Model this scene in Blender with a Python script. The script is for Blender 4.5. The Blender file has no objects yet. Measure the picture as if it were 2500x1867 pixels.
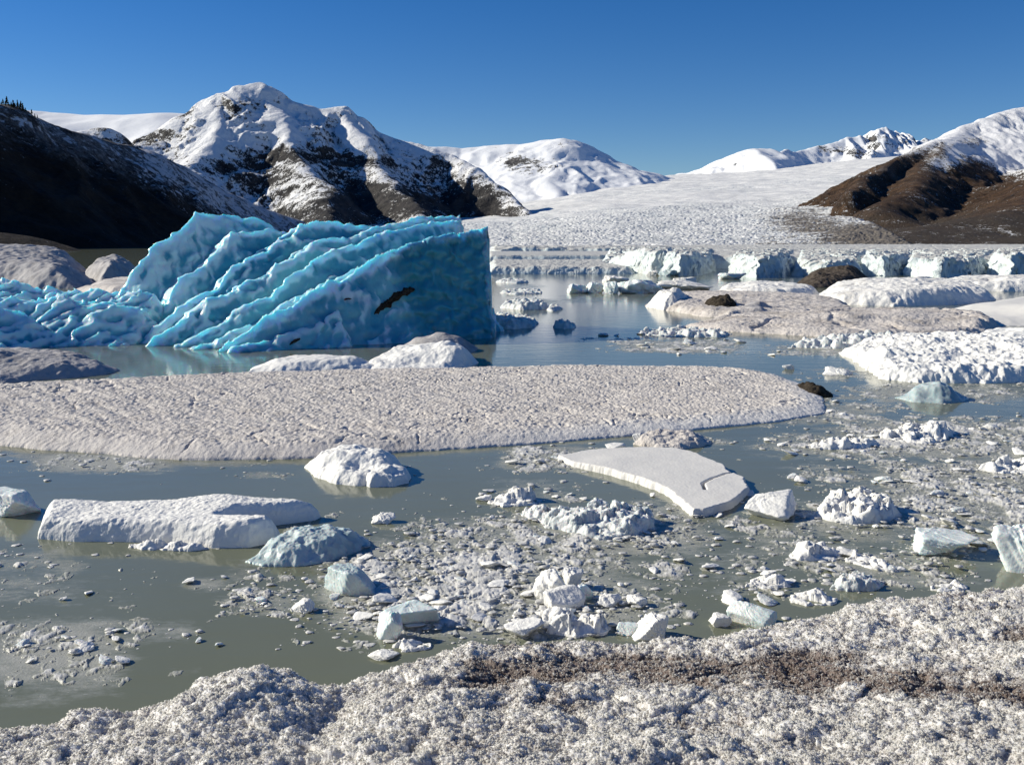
import bpy, math, random
import numpy as np
from mathutils import Vector
from mathutils.bvhtree import BVHTree

# ------------------------------------------------------------------ camera, sky, sun
S = bpy.context.scene
COL = S.collection
W, Hpx, FP = 2500.0, 1867.0, 2400.0
CH = 4.5                                   # eye height above the water
TH = math.atan((Hpx / 2 - 588.0) / FP)     # downward pitch, horizon at y = 588
cd = bpy.data.cameras.new("camera")
cam = bpy.data.objects.new("camera", cd)
COL.objects.link(cam)
cam.location = (0, 0, CH)
cam.rotation_euler = (math.pi / 2 - TH, 0, 0)
cd.sensor_width = 36
cd.lens = FP / W * 36
cd.clip_start = 0.1
cd.clip_end = 60000
S.camera = cam

SUN_EL, SUN_AZ = math.radians(28), math.radians(-77)   # azimuth from +Y, negative is to the left
w = bpy.data.worlds.new("World")
S.world = w
w.use_nodes = True
nt = w.node_tree
bg = nt.nodes["Background"]
sky = nt.nodes.new("ShaderNodeTexSky")
sky.sky_type = 'NISHITA'
sky.sun_disc = False
sky.sun_elevation = SUN_EL
sky.sun_rotation = SUN_AZ
sky.altitude = 1500
sky.air_density = 1.0
sky.dust_density = 0.0
sky.ozone_density = 4.0
hsv = nt.nodes.new("ShaderNodeHueSaturation")     # clear cold air: a more saturated blue
hsv.inputs['Saturation'].default_value = 1.32
hsv.inputs['Hue'].default_value = 0.511
nt.links.new(sky.outputs[0], hsv.inputs['Color'])
nt.links.new(hsv.outputs[0], bg.inputs[0])
bg.inputs[1].default_value = 0.07
ld = bpy.data.lights.new("sun", 'SUN')
ld.energy = 4.7
ld.angle = math.radians(0.5)
ld.color = (1.0, 0.94, 0.80)
sun = bpy.data.objects.new("sun", ld)
COL.objects.link(sun)
sd = Vector((math.cos(SUN_EL) * math.sin(SUN_AZ), math.cos(SUN_EL) * math.cos(SUN_AZ), math.sin(SUN_EL)))
sun.rotation_euler = sd.to_track_quat('Z', 'Y').to_euler()
sun.location = (-40, 20, 60)
S.view_settings.view_transform = 'Standard'
S.view_settings.look = 'None'
S.view_settings.gamma = 1
S.view_settings.exposure = 0.42
S.render.engine = 'CYCLES'

# ------------------------------------------------------------------ projection helpers
CT, ST = math.cos(TH), math.sin(TH)
def ray(px, py):
    px = np.asarray(px, float); py = np.asarray(py, float)
    a = (px - W / 2) / FP; b = -(py - Hpx / 2) / FP
    return a, CT + b * ST, -ST + b * CT
def gnd(px, py, z=0.0):
    rx, ry, rz = ray(px, py)
    t = (z - CH) / rz
    return rx * t, ry * t
def at(px, py, d):
    rx, ry, rz = ray(px, py)
    t = d / ry
    return rx * t, np.asarray(d, float) + 0 * t, CH + rz * t
def zfor(y, py):
    rx, ry, rz = ray(0, py)
    return CH + rz / ry * y
def proj(x, y, z=0.0):
    wz = z - CH
    zf = y * CT - wz * ST
    return W / 2 + FP * x / zf, Hpx / 2 - FP * (y * ST + wz * CT) / zf

# ------------------------------------------------------------------ noise
def _h(ix, iy, iz, seed):
    h = (ix.astype(np.int64) * 374761393 + iy.astype(np.int64) * 668265263 + iz * 2147483647 + seed * 974711) & 0xFFFFFFFF
    h = ((h ^ (h >> 13)) * 1274126177) & 0xFFFFFFFF
    h = ((h ^ (h >> 16)) * 2246822519) & 0xFFFFFFFF
    return (h ^ (h >> 15)) & 0xFFFFFFFF
def rnd(ix, iy, seed):
    return _h(ix, iy, 0, seed) / 4294967296.0
def pn(x, y, seed=0):
    x = np.asarray(x, float); y = np.asarray(y, float)
    ix = np.floor(x); iy = np.floor(y); fx = x - ix; fy = y - iy
    ix = ix.astype(np.int64); iy = iy.astype(np.int64)
    u = fx * fx * fx * (fx * (fx * 6 - 15) + 10); v = fy * fy * fy * (fy * (fy * 6 - 15) + 10)
    def g(dx, dy):
        a = _h(ix + dx, iy + dy, 0, seed) * (2 * math.pi / 4294967296.0)
        return np.cos(a) * (fx - dx) + np.sin(a) * (fy - dy)
    a = g(0, 0); b = g(1, 0); c = g(0, 1); d = g(1, 1)
    return 1.5 * ((a + (b - a) * u) * (1 - v) + (c + (d - c) * u) * v)
def fbm(x, y, o=4, seed=0, gain=0.5):
    s = 0; a = 1.0; f = 1.0; t = 0
    for i in range(o):
        s = s + a * pn(x * f + 17.3 * i, y * f - 9.1 * i, seed + i); t += a; a *= gain; f *= 2.03
    return s / t
def ridged(x, y, o=4, seed=0, gain=0.5):
    s = 0; a = 1.0; f = 1.0; t = 0
    for i in range(o):
        s = s + a * (1 - np.abs(pn(x * f + 7.7 * i, y * f + 3.1 * i, seed + i)) * 1.6); t += a; a *= gain; f *= 2.07
    return s / t
def vor(x, y, seed=0):
    x = np.asarray(x, float); y = np.asarray(y, float)
    ix = np.floor(x).astype(np.int64); iy = np.floor(y).astype(np.int64)
    f1 = np.full(x.shape, 9.0); f2 = np.full(x.shape, 9.0); cid = np.zeros(x.shape)
    for dx in (-1, 0, 1):
        for dy in (-1, 0, 1):
            jx = ix + dx; jy = iy + dy
            cx = jx + rnd(jx, jy, seed); cy = jy + rnd(jx, jy, seed + 71)
            d = np.hypot(cx - x, cy - y)
            n = d < f1
            f2 = np.where(n, f1, np.minimum(f2, d))
            cid = np.where(n, rnd(jx, jy, seed + 133), cid)
            f1 = np.where(n, d, f1)
    return f1, f2, cid
def plate(x, y, seed=0):
    """broken plates: every cell a flat facet with its own height and tilt"""
    x = np.asarray(x, float); y = np.asarray(y, float)
    ix = np.floor(x).astype(np.int64); iy = np.floor(y).astype(np.int64)
    f1 = np.full(x.shape, 9.0); z = np.zeros(x.shape)
    for dx in (-1, 0, 1):
        for dy in (-1, 0, 1):
            jx = ix + dx; jy = iy + dy
            ox = jx + rnd(jx, jy, seed) - x; oy = jy + rnd(jx, jy, seed + 71) - y
            d = np.hypot(ox, oy); n = d < f1
            z = np.where(n, rnd(jx, jy, seed + 5) - .5 + 1.5 * ((rnd(jx, jy, seed + 6) - .5) * ox + (rnd(jx, jy, seed + 7) - .5) * oy) - .35 * d * d, z)
            f1 = np.where(n, d, f1)
    return z
def ss(a, b, x):
    t = np.clip((x - a) / (b - a), 0, 1)
    return t * t * (3 - 2 * t)

# ------------------------------------------------------------------ objects
def tag(o, label=None, cat=None, group=None, kind=None):
    if label: o['label'] = label
    if cat: o['category'] = cat
    if group: o['group'] = group
    if kind: o['kind'] = kind
    return o
def link(name, me, mat=None, parent=None, smooth=True):
    o = bpy.data.objects.new(name, me)
    COL.objects.link(o)
    if mat: me.materials.append(mat)
    if parent: o.parent = parent
    if smooth and len(me.polygons):
        me.polygons.foreach_set('use_smooth', np.ones(len(me.polygons), bool))
    return o
def mesh_np(name, V, F):
    """V (n,3), F (m,k) with k = 3 or 4"""
    me = bpy.data.meshes.new(name)
    k = F.shape[1]
    me.vertices.add(len(V)); me.vertices.foreach_set('co', V.astype(np.float32).ravel())
    me.loops.add(F.size); me.loops.foreach_set('vertex_index', F.astype(np.int32).ravel())
    me.polygons.add(len(F))
    me.polygons.foreach_set('loop_start', np.arange(0, F.size, k, dtype=np.int32))
    me.polygons.foreach_set('loop_total', np.full(len(F), k, np.int32))
    me.update(calc_edges=True)
    return me
def grid_mesh(name, X, Y, Z, keep=None, attrs=None, origin=(0, 0, 0)):
    """grid arrays indexed [row (away), column (right)]; keep marks vertices worth keeping"""
    nr, nc = X.shape
    idx = np.arange(nr * nc).reshape(nr, nc)
    q = np.stack([idx[:-1, :-1], idx[:-1, 1:], idx[1:, 1:], idx[1:, :-1]], -1).reshape(-1, 4)
    if keep is not None:
        k = keep.ravel()
        q = q[k[q].any(1)]
    used = np.unique(q)
    remap = np.full(nr * nc, -1, np.int64); remap[used] = np.arange(len(used))
    V = np.stack([X.ravel() - origin[0], Y.ravel() - origin[1], Z.ravel() - origin[2]], -1)[used]
    me = mesh_np(name, V, remap[q])
    for an, a in (attrs or {}).items():
        at_ = me.attributes.new(an, 'FLOAT', 'POINT')
        at_.data.foreach_set('value', np.broadcast_to(a, X.shape).ravel()[used].astype(np.float32))
    return me
def sdf(X, Y, P):
    """signed distance to a closed polygon, positive inside"""
    d2 = np.full(X.shape, 1e18); ins = np.zeros(X.shape, bool)
    n = len(P)
    for i in range(n):
        ax, ay = P[i]; bx, by = P[(i + 1) % n]
        ex, ey = bx - ax, by - ay
        t = np.clip(((X - ax) * ex + (Y - ay) * ey) / (ex * ex + ey * ey + 1e-12), 0, 1)
        d2 = np.minimum(d2, (X - ax - t * ex) ** 2 + (Y - ay - t * ey) ** 2)
        c = (ay > Y) != (by > Y)
        ins ^= c & (X < ex * (Y - ay) / (by - ay if by != ay else 1e-12) + ax)
    d = np.sqrt(d2)
    return np.where(ins, d, -d)

# ------------------------------------------------------------------ materials
class NT:
    def __init__(s, m): s.t = m.node_tree
    def __call__(s, typ, ins=None, **kw):
        n = s.t.nodes.new('ShaderNode' + typ)
        for k, v in kw.items(): setattr(n, k, v)
        for k, v in (ins or {}).items(): s.put(n, k, v)
        return n
    def put(s, n, k, v):
        i = n.inputs[k]
        if isinstance(v, bpy.types.NodeSocket): s.t.links.new(v, i)
        elif isinstance(v, bpy.types.Node): s.t.links.new(v.outputs[0], i)
        else:
            if isinstance(v, tuple) and len(v) == 3 and i.type == 'RGBA': v = v + (1,)
            i.default_value = v
    def math(s, op, a, b=None, c=None, clamp=False):
        n = s('Math', operation=op, use_clamp=clamp)
        for k, v in enumerate((a, b, c)):
            if v is not None: s.put(n, k, v)
        return n.outputs[0]
    def ramp(s, v, a, b):
        n = s('MapRange', {'Value': v, 'From Min': a, 'From Max': b}, interpolation_type='SMOOTHSTEP')
        return n.outputs[0]
    def mix(s, f, a, b):
        n = s('Mix', data_type='RGBA')
        s.put(n, 0, f); s.put(n, 6, a); s.put(n, 7, b)
        return n.outputs[2]
    def noise(s, scale, detail=4, rough=0.55, vec=None, dim='3D', out=0):
        n = s('TexNoise', {'Scale': scale, 'Detail': detail, 'Roughness': rough}, noise_dimensions=dim)
        s.put(n, 'Vector', vec if vec is not None else s.pos())
        return n.outputs[out]
    def pos(s):
        if not hasattr(s, '_p'): s._p = s('NewGeometry')
        return s._p.outputs['Position']
    def stretch(s, sx, sy, sz):
        n = s('Mapping', {'Vector': s.pos(), 'Scale': (sx, sy, sz)})
        return n.outputs[0]
    def attr(s, name):
        return s('Attribute', attribute_name=name).outputs['Fac']
    def bump(s, h, strength, dist, normal=None):
        n = s('Bump', {'Height': h, 'Strength': strength, 'Distance': dist})
        if normal is not None: s.put(n, 'Normal', normal)
        return n.outputs[0]
def material(name):
    m = bpy.data.materials.new(name)
    m.use_nodes = True
    n = NT(m)
    return m, n, m.node_tree.nodes['Principled BSDF']

def mat_snow(name, col, dirt, amount=0.5, dscale=1.5, fine=18.0, bs=0.5, bd=0.03, rough=0.75, spec=0.3, sss=0.0):
    """snow or frosted ice: base colour with blotches of dirt, granular relief"""
    m, n, p = material(name)
    big = n.noise(dscale, 5, 0.65)
    sm = n.noise(fine, 3, 0.6)
    f = n.ramp(n.math('ADD', n.math('MULTIPLY', big, 0.7), n.math('MULTIPLY', sm, 0.3)), 0.62 - 0.28 * amount, 0.74 - 0.18 * amount)
    n.put(p, 'Base Color', n.mix(n.math('MULTIPLY', f, min(1, amount * 1.3)), col, dirt))
    n.put(p, 'Roughness', rough); n.put(p, 'Specular IOR Level', spec)
    h = n.math('ADD', n.noise(fine * 0.4, 5, 0.6), n.math('MULTIPLY', sm, 0.6))
    n.put(p, 'Normal', n.bump(h, bs, bd))
    if sss:
        n.put(p, 'Subsurface Weight', sss); n.put(p, 'Subsurface Radius', (0.3, 0.7, 1.0)); n.put(p, 'Subsurface Scale', 0.12)
    return m
def mat_ice(name, col, deep, scale=0.2, rough=0.2, bscale=5.0, bs=0.35, bd=0.05, radius=(0.25, 0.7, 1.0), veins=1.2, frost=None):
    """translucent glacier ice"""
    m, n, p = material(name)
    v = n.noise(veins, 5, 0.6)
    c = n.mix(n.ramp(v, 0.38, 0.66), col, deep)
    if frost: c = n.mix(n.math('MULTIPLY', n.attr('clear'), .85), c, (0.05, 0.27, 0.34))       # shade of the right wall put into its colour as deeper blue
    if frost: c = n.mix(n.math('MULTIPLY', n.ramp(n.math('ADD', n.attr('frost'), n.math('MULTIPLY', n.math('SUBTRACT', n.noise(3.0, 6, 0.7), 0.5), 0.5)), 0.02, 0.75), 0.9), c, frost)  # frosted crests; glow of light through thin edges is painted into this tint too
    n.put(p, 'Base Color', c)
    n.put(p, 'Roughness', n.math('MULTIPLY_ADD', n.noise(bscale * 0.6, 4), 0.35, rough - 0.1))
    n.put(p, 'IOR', 1.31)
    n.put(p, 'Subsurface Weight', 1.0 if frost else 0.45); n.put(p, 'Subsurface Radius', radius); n.put(p, 'Subsurface Scale', scale)
    h = n.math('ADD', n.noise(bscale, 4, 0.55), n.math('MULTIPLY', n.noise(bscale * 6, 3), 0.25))
    n.put(p, 'Normal', n.bump(h, bs, bd))
    return m
def mat_dirt(name, a, b, scale=3.0, bs=0.8, bd=0.1):
    m, n, p = material(name)
    n.put(p, 'Base Color', n.mix(n.ramp(n.noise(scale, 6, 0.7), 0.35, 0.65), a, b))
    n.put(p, 'Roughness', 0.95); n.put(p, 'Specular IOR Level', 0.1)
    n.put(p, 'Normal', n.bump(n.noise(scale * 3, 6, 0.7), bs, bd))
    return m

def mat_terrain(name, snow, rock_a, rock_b, scale, bump_d, dust=0.0, snow_bump=0.15, low=None):
    """mountain surface: attribute rock 0..1, broken up by fine noise"""
    m, n, p = material(name)
    r = n.attr('rock')
    nz = n.noise(scale, 8, 0.72)
    nz2 = n.noise(scale * 4, 6, 0.7)
    f = n.ramp(n.math('ADD', r, n.math('ADD', n.math('MULTIPLY', n.math('SUBTRACT', nz, 0.5), 2.2), n.math('MULTIPLY', n.math('SUBTRACT', nz2, 0.5), 1.4))), 0.36, 0.56)
    rc = n.mix(n.ramp(n.noise(scale * 0.6, 7, 0.7), 0.35, 0.65), rock_a, rock_b)
    if low:
        z = n('SeparateXYZ', {'Vector': n.pos()}).outputs['Z']
        rc = n.mix(n.ramp(n.math('ADD', z, n.math('MULTIPLY', n.noise(0.01, 5, 0.7), 60)), 85, 35), rc, low)
    if dust:
        du = n.ramp(n.math('ADD', n.noise(scale * 2.2, 8, 0.78), n.attr('dust')), 0.55, 0.95)
        rc = n.mix(n.math('MULTIPLY', du, dust), rc, snow)
    n.put(p, 'Base Color', n.mix(f, snow, rc))
    n.put(p, 'Roughness', 0.85); n.put(p, 'Specular IOR Level', 0.15)
    hn = n.math('MULTIPLY', n.noise(scale * 1.5, 9, 0.7), n.math('MULTIPLY_ADD', f, 1.0 - snow_bump, snow_bump))
    n.put(p, 'Normal', n.bump(hn, 1.0, bump_d))
    return m

M = {}
WHITE = (0.80, 0.785, 0.735)
M['snow'] = mat_snow('white_snow', WHITE, (0.62, 0.62, 0.62), 0.35, 1.2, 14, 0.6, 0.04)
M['snow_far'] = mat_snow('distant_snow', (0.78, 0.76, 0.71), (0.50, 0.46, 0.40), 0.45, 0.35, 4, 0.7, 0.15)
M['snow_grey'] = mat_snow('grey_snow', (0.40, 0.385, 0.38), (0.25, 0.235, 0.23), 0.6, 0.8, 9, 0.7, 0.06)
M['snow_pink'] = mat_snow('dirty_snow', (0.58, 0.535, 0.49), (0.36, 0.32, 0.28), 0.6, 0.6, 9, 0.9, 0.08)
M['floe_smooth'] = mat_snow('smooth_frost', (0.68, 0.66, 0.615), (0.48, 0.465, 0.43), 0.25, 3.0, 60, 0.35, 0.008)
M['floe_pebble'] = mat_snow('pebbled_frost', (0.60, 0.56, 0.515), (0.30, 0.27, 0.245), 0.45, 2.2, 34, 1.0, 0.02)
M['block'] = mat_ice('frosted_blue_ice', (0.78, 0.79, 0.75), (0.60, 0.67, 0.65), 0.05, 0.5, 9, 0.6, 0.03)
M['slush'] = mat_snow('slush_ice', (0.55, 0.54, 0.51), (0.33, 0.33, 0.29), 0.5, 2.5, 30, 0.8, 0.02, 0.45, 0.5)
m, n, p = material('wet_slush')
cs = n.mix(n.ramp(n.noise(2.5, 6, 0.7), 0.35, 0.7), (0.72, 0.70, 0.65), (0.54, 0.53, 0.485))
n.put(p, 'Base Color', n.mix(n.math('MULTIPLY', n.attr('wet'), 0.95), cs, (0.24, 0.245, 0.19)))
n.put(p, 'Roughness', 0.4)
n.put(p, 'Normal', n.bump(n.noise(38, 4, 0.7), 0.8, 0.012))
M['slush_mat'] = m
M['clear'] = mat_ice('grey_green_ice', (0.54, 0.60, 0.58), (0.34, 0.42, 0.42), 0.07, 0.28, 7, 0.5, 0.03)
M['chunk'] = mat_ice('brash_chunk_ice', (0.74, 0.74, 0.71), (0.55, 0.58, 0.56), 0.02, 0.4, 14, 0.8, 0.03, (0.5, 0.8, 1.0), 3.0)
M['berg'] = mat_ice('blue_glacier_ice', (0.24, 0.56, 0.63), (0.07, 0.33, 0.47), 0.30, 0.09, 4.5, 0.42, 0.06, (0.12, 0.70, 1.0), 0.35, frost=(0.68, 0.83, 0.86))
M['cliff'] = mat_snow('cliff_ice', (0.58, 0.65, 0.65), (0.38, 0.35, 0.29), 0.42, 0.3, 2.0, 0.9, 0.3, 0.6, 0.4)
m = M['cliff']; n = NT(m); p = m.node_tree.nodes['Principled BSDF']
old = p.inputs['Base Color'].links[0].from_socket
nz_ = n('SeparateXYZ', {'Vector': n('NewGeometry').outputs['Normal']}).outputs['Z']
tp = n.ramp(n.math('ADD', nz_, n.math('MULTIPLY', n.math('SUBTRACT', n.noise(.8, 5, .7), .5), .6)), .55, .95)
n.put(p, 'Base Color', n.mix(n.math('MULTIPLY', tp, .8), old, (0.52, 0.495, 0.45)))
M['dirt'] = mat_dirt('moraine_dirt', (0.045, 0.036, 0.028), (0.12, 0.10, 0.083), 2.5, 0.9, 0.15)
M['rock'] = mat_dirt('black_debris', (0.018, 0.015, 0.011), (0.075, 0.06, 0.044), 6, 0.9, 0.04)
M['trunk'] = mat_dirt('bark', (0.02, 0.015, 0.01), (0.04, 0.03, 0.02), 2)
M['needles'] = mat_dirt('needles', (0.012, 0.018, 0.010), (0.03, 0.04, 0.02), 1.5)
M['mount'] = mat_terrain('mountain_snow_rock', (0.80, 0.80, 0.80), (0.026, 0.026, 0.029), (0.082, 0.076, 0.072), 0.055, 14, dust=0.6, snow_bump=0.3)
M['farmount'] = mat_terrain('far_snow_rock', (0.82, 0.83, 0.84), (0.06, 0.06, 0.065), (0.16, 0.15, 0.14), 0.012, 50, 0, 0.05)
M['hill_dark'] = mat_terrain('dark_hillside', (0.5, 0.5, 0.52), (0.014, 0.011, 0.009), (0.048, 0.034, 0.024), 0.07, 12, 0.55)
M['hill_brown'] = mat_terrain('brown_hillside', (0.74, 0.74, 0.75), (0.042, 0.027, 0.018), (0.135, 0.080, 0.045), 0.10, 13, 0.16, low=(0.085, 0.068, 0.052))

# whiter frost along the right hand rim of the long floe
m = M['floe_pebble']; n = NT(m); p = m.node_tree.nodes['Principled BSDF']
old = p.inputs['Base Color'].links[0].from_socket
xs_ = n('SeparateXYZ', {'Vector': n.pos()}).outputs['X']
rim = n.math('MULTIPLY', n.ramp(n.math('ADD', n.attr('edge'), n.math('MULTIPLY', n.noise(3, 4), .8)), 1.5, .6), n.ramp(xs_, -3.0, 3.5))
n.put(p, 'Base Color', n.mix(n.math('MULTIPLY', rim, .75), old, (0.76, 0.74, 0.70)))

# glacier
m, n, p = material('glacier_ice')
d_ = n.attr('dirt')
wh = n.mix(n.ramp(n.noise(0.02, 6, 0.7), 0.42, 0.62), (0.78, 0.77, 0.74), (0.60, 0.60, 0.59))
wh = n.mix(n.math('MULTIPLY', n.ramp(n.noise(1.0, 6, 0.65, n.stretch(0.006, 0.022, .02)), 0.48, 0.66), 0.4), wh, (0.50, 0.53, 0.54))
wh = n.mix(n.math('MULTIPLY', n.ramp(n.math('ADD', n.attr('streak'), n.math('MULTIPLY', n.math('SUBTRACT', n.noise(.05, 5, .7), .5), .8)), 0.05, 0.6), 0.42), wh, (0.47, 0.49, 0.49))
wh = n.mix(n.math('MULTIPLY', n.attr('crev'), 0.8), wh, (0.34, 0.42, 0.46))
n.put(p, 'Base Color', n.mix(n.ramp(n.math('ADD', d_, n.math('MULTIPLY', n.math('SUBTRACT', n.noise(0.09, 7, 0.75), 0.5), 3.0)), 0.40, 1.0), wh, (0.15, 0.13, 0.105)))
n.put(p, 'Roughness', 0.8)
n.put(p, 'Normal', n.bump(n.noise(0.16, 8, 0.7), 0.8, 1.5))
M['glacier'] = m

# water: silty, smooth, with thin frazil ice where the slush attribute says so
m, n, p = material('lake_water')
sl = n.attr('slush')
fz = n.noise(1.0, 9, 0.72, n.stretch(1.1, 1.9, 1))
fz2 = n.noise(7.0, 5, 0.7, n.stretch(0.8, 1.5, 1))
fzz = n.math('ADD', n.math('MULTIPLY', fz, 0.72), n.math('MULTIPLY', fz2, 0.28))
mask = n.ramp(n.math('ADD', fzz, n.math('MULTIPLY', n.math('SUBTRACT', sl, 0.5), 0.42)), 0.44, 0.72)
film = n.math('MULTIPLY', mask, n.ramp(sl, 0.02, 0.25))
silt = n.mix(n.ramp(n.noise(0.08, 4), 0.35, 0.65), (0.142, 0.150, 0.093), (0.165, 0.180, 0.130))
n.put(p, 'Base Color', n.mix(n.math('MULTIPLY', film, 0.75), silt, (0.42, 0.42, 0.385)))
n.put(p, 'IOR', 1.33)
n.put(p, 'Roughness', n.math('MULTIPLY_ADD', film, 0.4, 0.09))
rip = n.math('ADD', n.noise(1.3, 3, 0.5, n.stretch(0.6, 1.6, 1)), n.math('MULTIPLY', n.noise(9, 2, 0.5, n.stretch(0.7, 1.4, 1)), 0.12))
b1 = n.bump(rip, 0.22, 0.03)
n.put(p, 'Normal', n.bump(n.noise(26, 4, 0.7), n.math('MULTIPLY', film, 0.6), 0.02, b1))
M['water'] = m

# foreground ice bank
m, n, p = material('crystal_ice_bank')
g1 = n.noise(75, 4, 0.7); g2 = n.noise(9, 5, 0.65)
col = n.mix(n.ramp(n.math('ADD', n.math('MULTIPLY', g1, 0.5), n.math('MULTIPLY', g2, 0.5)), 0.4, 0.6), (0.84, 0.825, 0.79), (0.60, 0.565, 0.53))
col = n.mix(n.ramp(n.math('ADD', n.attr('dirt'), n.math('MULTIPLY', n.math('SUBTRACT', n.noise(14, 6, 0.75), 0.5), 1.4)), 0.3, 0.85), col, (0.17, 0.128, 0.106))
n.put(p, 'Base Color', col)
n.put(p, 'Roughness', 0.55); n.put(p, 'Subsurface Weight', 0.6); n.put(p, 'Subsurface Radius', (1.0, 0.95, 0.9)); n.put(p, 'Subsurface Scale', 0.06)
n.put(p, 'Normal', n.bump(n.noise(60, 5, 0.7), 0.8, 0.015))
M['bank'] = m
m, n, p = material('ice_crystal')
rn = n.attr('tone')
n.put(p, 'Base Color', n.mix(rn, (0.85, 0.835, 0.80), (0.27, 0.205, 0.17)))
n.put(p, 'Roughness', 0.28); n.put(p, 'IOR', 1.31); n.put(p, 'Specular IOR Level', 0.35)
out = m.node_tree.nodes['Material Output']
tl = n('BsdfTranslucent'); n.put(tl, 'Color', n.mix(rn, (0.88, 0.87, 0.83), (0.28, 0.21, 0.175)))
mx = n('MixShader', {0: 0.62}); n.put(mx, 1, p.outputs[0]); n.put(mx, 2, tl.outputs[0])
m.node_tree.links.new(mx.outputs[0], out.inputs['Surface'])
M['crystal'] = m

# ------------------------------------------------------------------ terrain
def ridge_terrain(name, x0, x1, y0, y1, rx, ry, ridges, namp, nscale, mat, rockfn, base=-3.0, seed=1, o=6, rnd_=0.22, floor=None, mod=None):
    X, Y = np.meshgrid(np.arange(x0, x1 + rx, rx), np.arange(y0, y1 + ry, ry))
    wx = fbm(X / (nscale * 2.2), Y / (nscale * 2.2), 4, seed + 50) * nscale * 0.7
    wy = fbm(X / (nscale * 2.2) + 31, Y / (nscale * 2.2) - 11, 4, seed + 60) * nscale * 0.7
    rr = nscale * rnd_; kk = namp * 2 * rnd_
    ZS = None
    Z = np.full(X.shape, -1e9); drop = np.zeros(X.shape)
    for pts, slope, conc in ridges:
        Zr = np.full(X.shape, -1e9)
        P = [tuple(float(v) for v in at(*q)) for q in pts]
        for (ax, ay, az), (bx, by, bz) in zip(P[:-1], P[1:]):
            ex, ey = bx - ax, by - ay
            t = np.clip(((X + wx * .5 - ax) * ex + (Y + wy * .5 - ay) * ey) / (ex * ex + ey * ey), 0, 1)
            dd = np.hypot(X + wx * .5 - ax - t * ex, Y + wy * .5 - ay - t * ey)
            dd = np.sqrt(dd * dd + rr * rr) - rr
            h = az + t * (bz - az)
            zz = h - slope * dd * (1 - 0.45 * dd / (dd + conc))
            drop = np.where(zz > Z, h - zz, drop)
            Z = np.maximum(Z, zz); Zr = np.maximum(Zr, zz)
        ZS = Zr if ZS is None else np.maximum(ZS, Zr) + kk * np.log1p(np.exp(-np.abs(ZS - Zr) / kk)) * ss(0, 60, np.maximum(ZS, Zr)) * ss(0, kk * 3, drop)
    Z = ZS
    if floor is not None: Z = np.maximum(Z, floor(X, Y))
    R = ridged((X + wx) / nscale, (Y + wy) / nscale, o, seed)
    far = ss(0, 60, Z - base)
    Z2 = Z + (R - 0.78) * namp * (0.35 + 0.65 * far) * (0.3 + 0.9 * ss(0, namp * 2.5, drop))
    if mod is not None: Z2 = Z2 + mod(X, Y, Z2)
    gy, gx = np.gradient(Z2, ry, rx)
    slope = np.hypot(gx, gy)
    a = rockfn(X, Y, Z2, slope, R)
    if not isinstance(a, dict): a = {'rock': a}
    me = grid_mesh(name, X, Y, Z2, Z2 > base - 12, a)
    tag(link(name, me, mat), kind='structure')
    return X, Y, Z2

def blobs(X, Y, Z, L):
    px, py = proj(X, Y, Z)
    s = np.zeros(X.shape)
    for (cx, cy, ax, ay, k) in L:
        s = s + k * np.exp(-(((px - cx) / ax) ** 2 + ((py - cy) / ay) ** 2))
    return s

# snow field behind the main mountain, left
def r_none(X, Y, Z, s, R): return np.full(X.shape, -0.4)
ridge_terrain('snow_field', -2400, -600, 2700, 4000, 14, 14,
              [([(-300, 250, 3300), (60, 267, 3300), (200, 279, 3300), (320, 283, 3300), (450, 281, 3300), (640, 290, 3300)], 0.45, 3000)],
              14, 500, M['farmount'], r_none, seed=5, o=3)

# main snowy mountain
def r_main(X, Y, Z, s, R):
    r = 0.02 + 0.42 * (ss(0.85, 1.5, s)) + 0.5 * fbm(X / 55, Y / 55 + Z / 22, 6, 3)
    r = r - 0.2 * ss(200, 420, Z) + 0.26 * ss(170, 30, Z)
    r = r + blobs(X, Y, Z, [(590, 255, 45, 18, .55), (700, 375, 80, 20, .75), (860, 395, 70, 14, .7), (560, 410, 90, 22, .5), (690, 440, 60, 45, .45),
                            (940, 480, 150, 30, .45), (1180, 480, 60, 35, .6), (350, 335, 70, 25, .6), (450, 275, 25, 18, .6), (250, 310, 30, 14, .45),
                            (760, 530, 120, 40, .55), (1050, 510, 140, 25, .45), (700, 300, 60, 60, -.35), (640, 215, 60, 18, -.5), (560, 340, 90, 40, -.35),
                            (870, 300, 90, 40, -.25), (720, 490, 60, 40, -.3), (1000, 430, 200, 60, .22), (860, 480, 90, 50, .3), (780, 300, 60, 25, .25)])
    return r
ridge_terrain('mountain', -1420, 330, 1300, 2900, 2.6, 4.0, [
    ([(640, 203, 2600), (590, 212, 2570), (540, 228, 2540), (485, 262, 2500), (440, 277, 2470), (405, 335, 2380), (330, 350, 2300), (262, 312, 2280), (215, 316, 2260), (190, 345, 2200)], 0.80, 900),
    ([(640, 203, 2600), (700, 238, 2600), (770, 262, 2620), (832, 257, 2640), (880, 282, 2640), (940, 320, 2640), (1000, 345, 2640), (1090, 372, 2600), (1150, 407, 2520), (1210, 447, 2440), (1255, 485, 2360), (1290, 515, 2280)], 0.98, 900),
    ([(640, 203, 2600), (668, 270, 2480), (700, 335, 2350), (745, 400, 2200), (790, 452, 2060), (800, 520, 1880)], 0.92, 900),
    ([(832, 257, 2640), (905, 385, 2400), (975, 465, 2200), (1030, 525, 2000)], 0.92, 900),
    ([(540, 228, 2540), (520, 330, 2330), (480, 400, 2150), (470, 470, 2000)], 0.75, 500),
], 36, 130, M['mount'], r_main, seed=11, rnd_=0.15)

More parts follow.
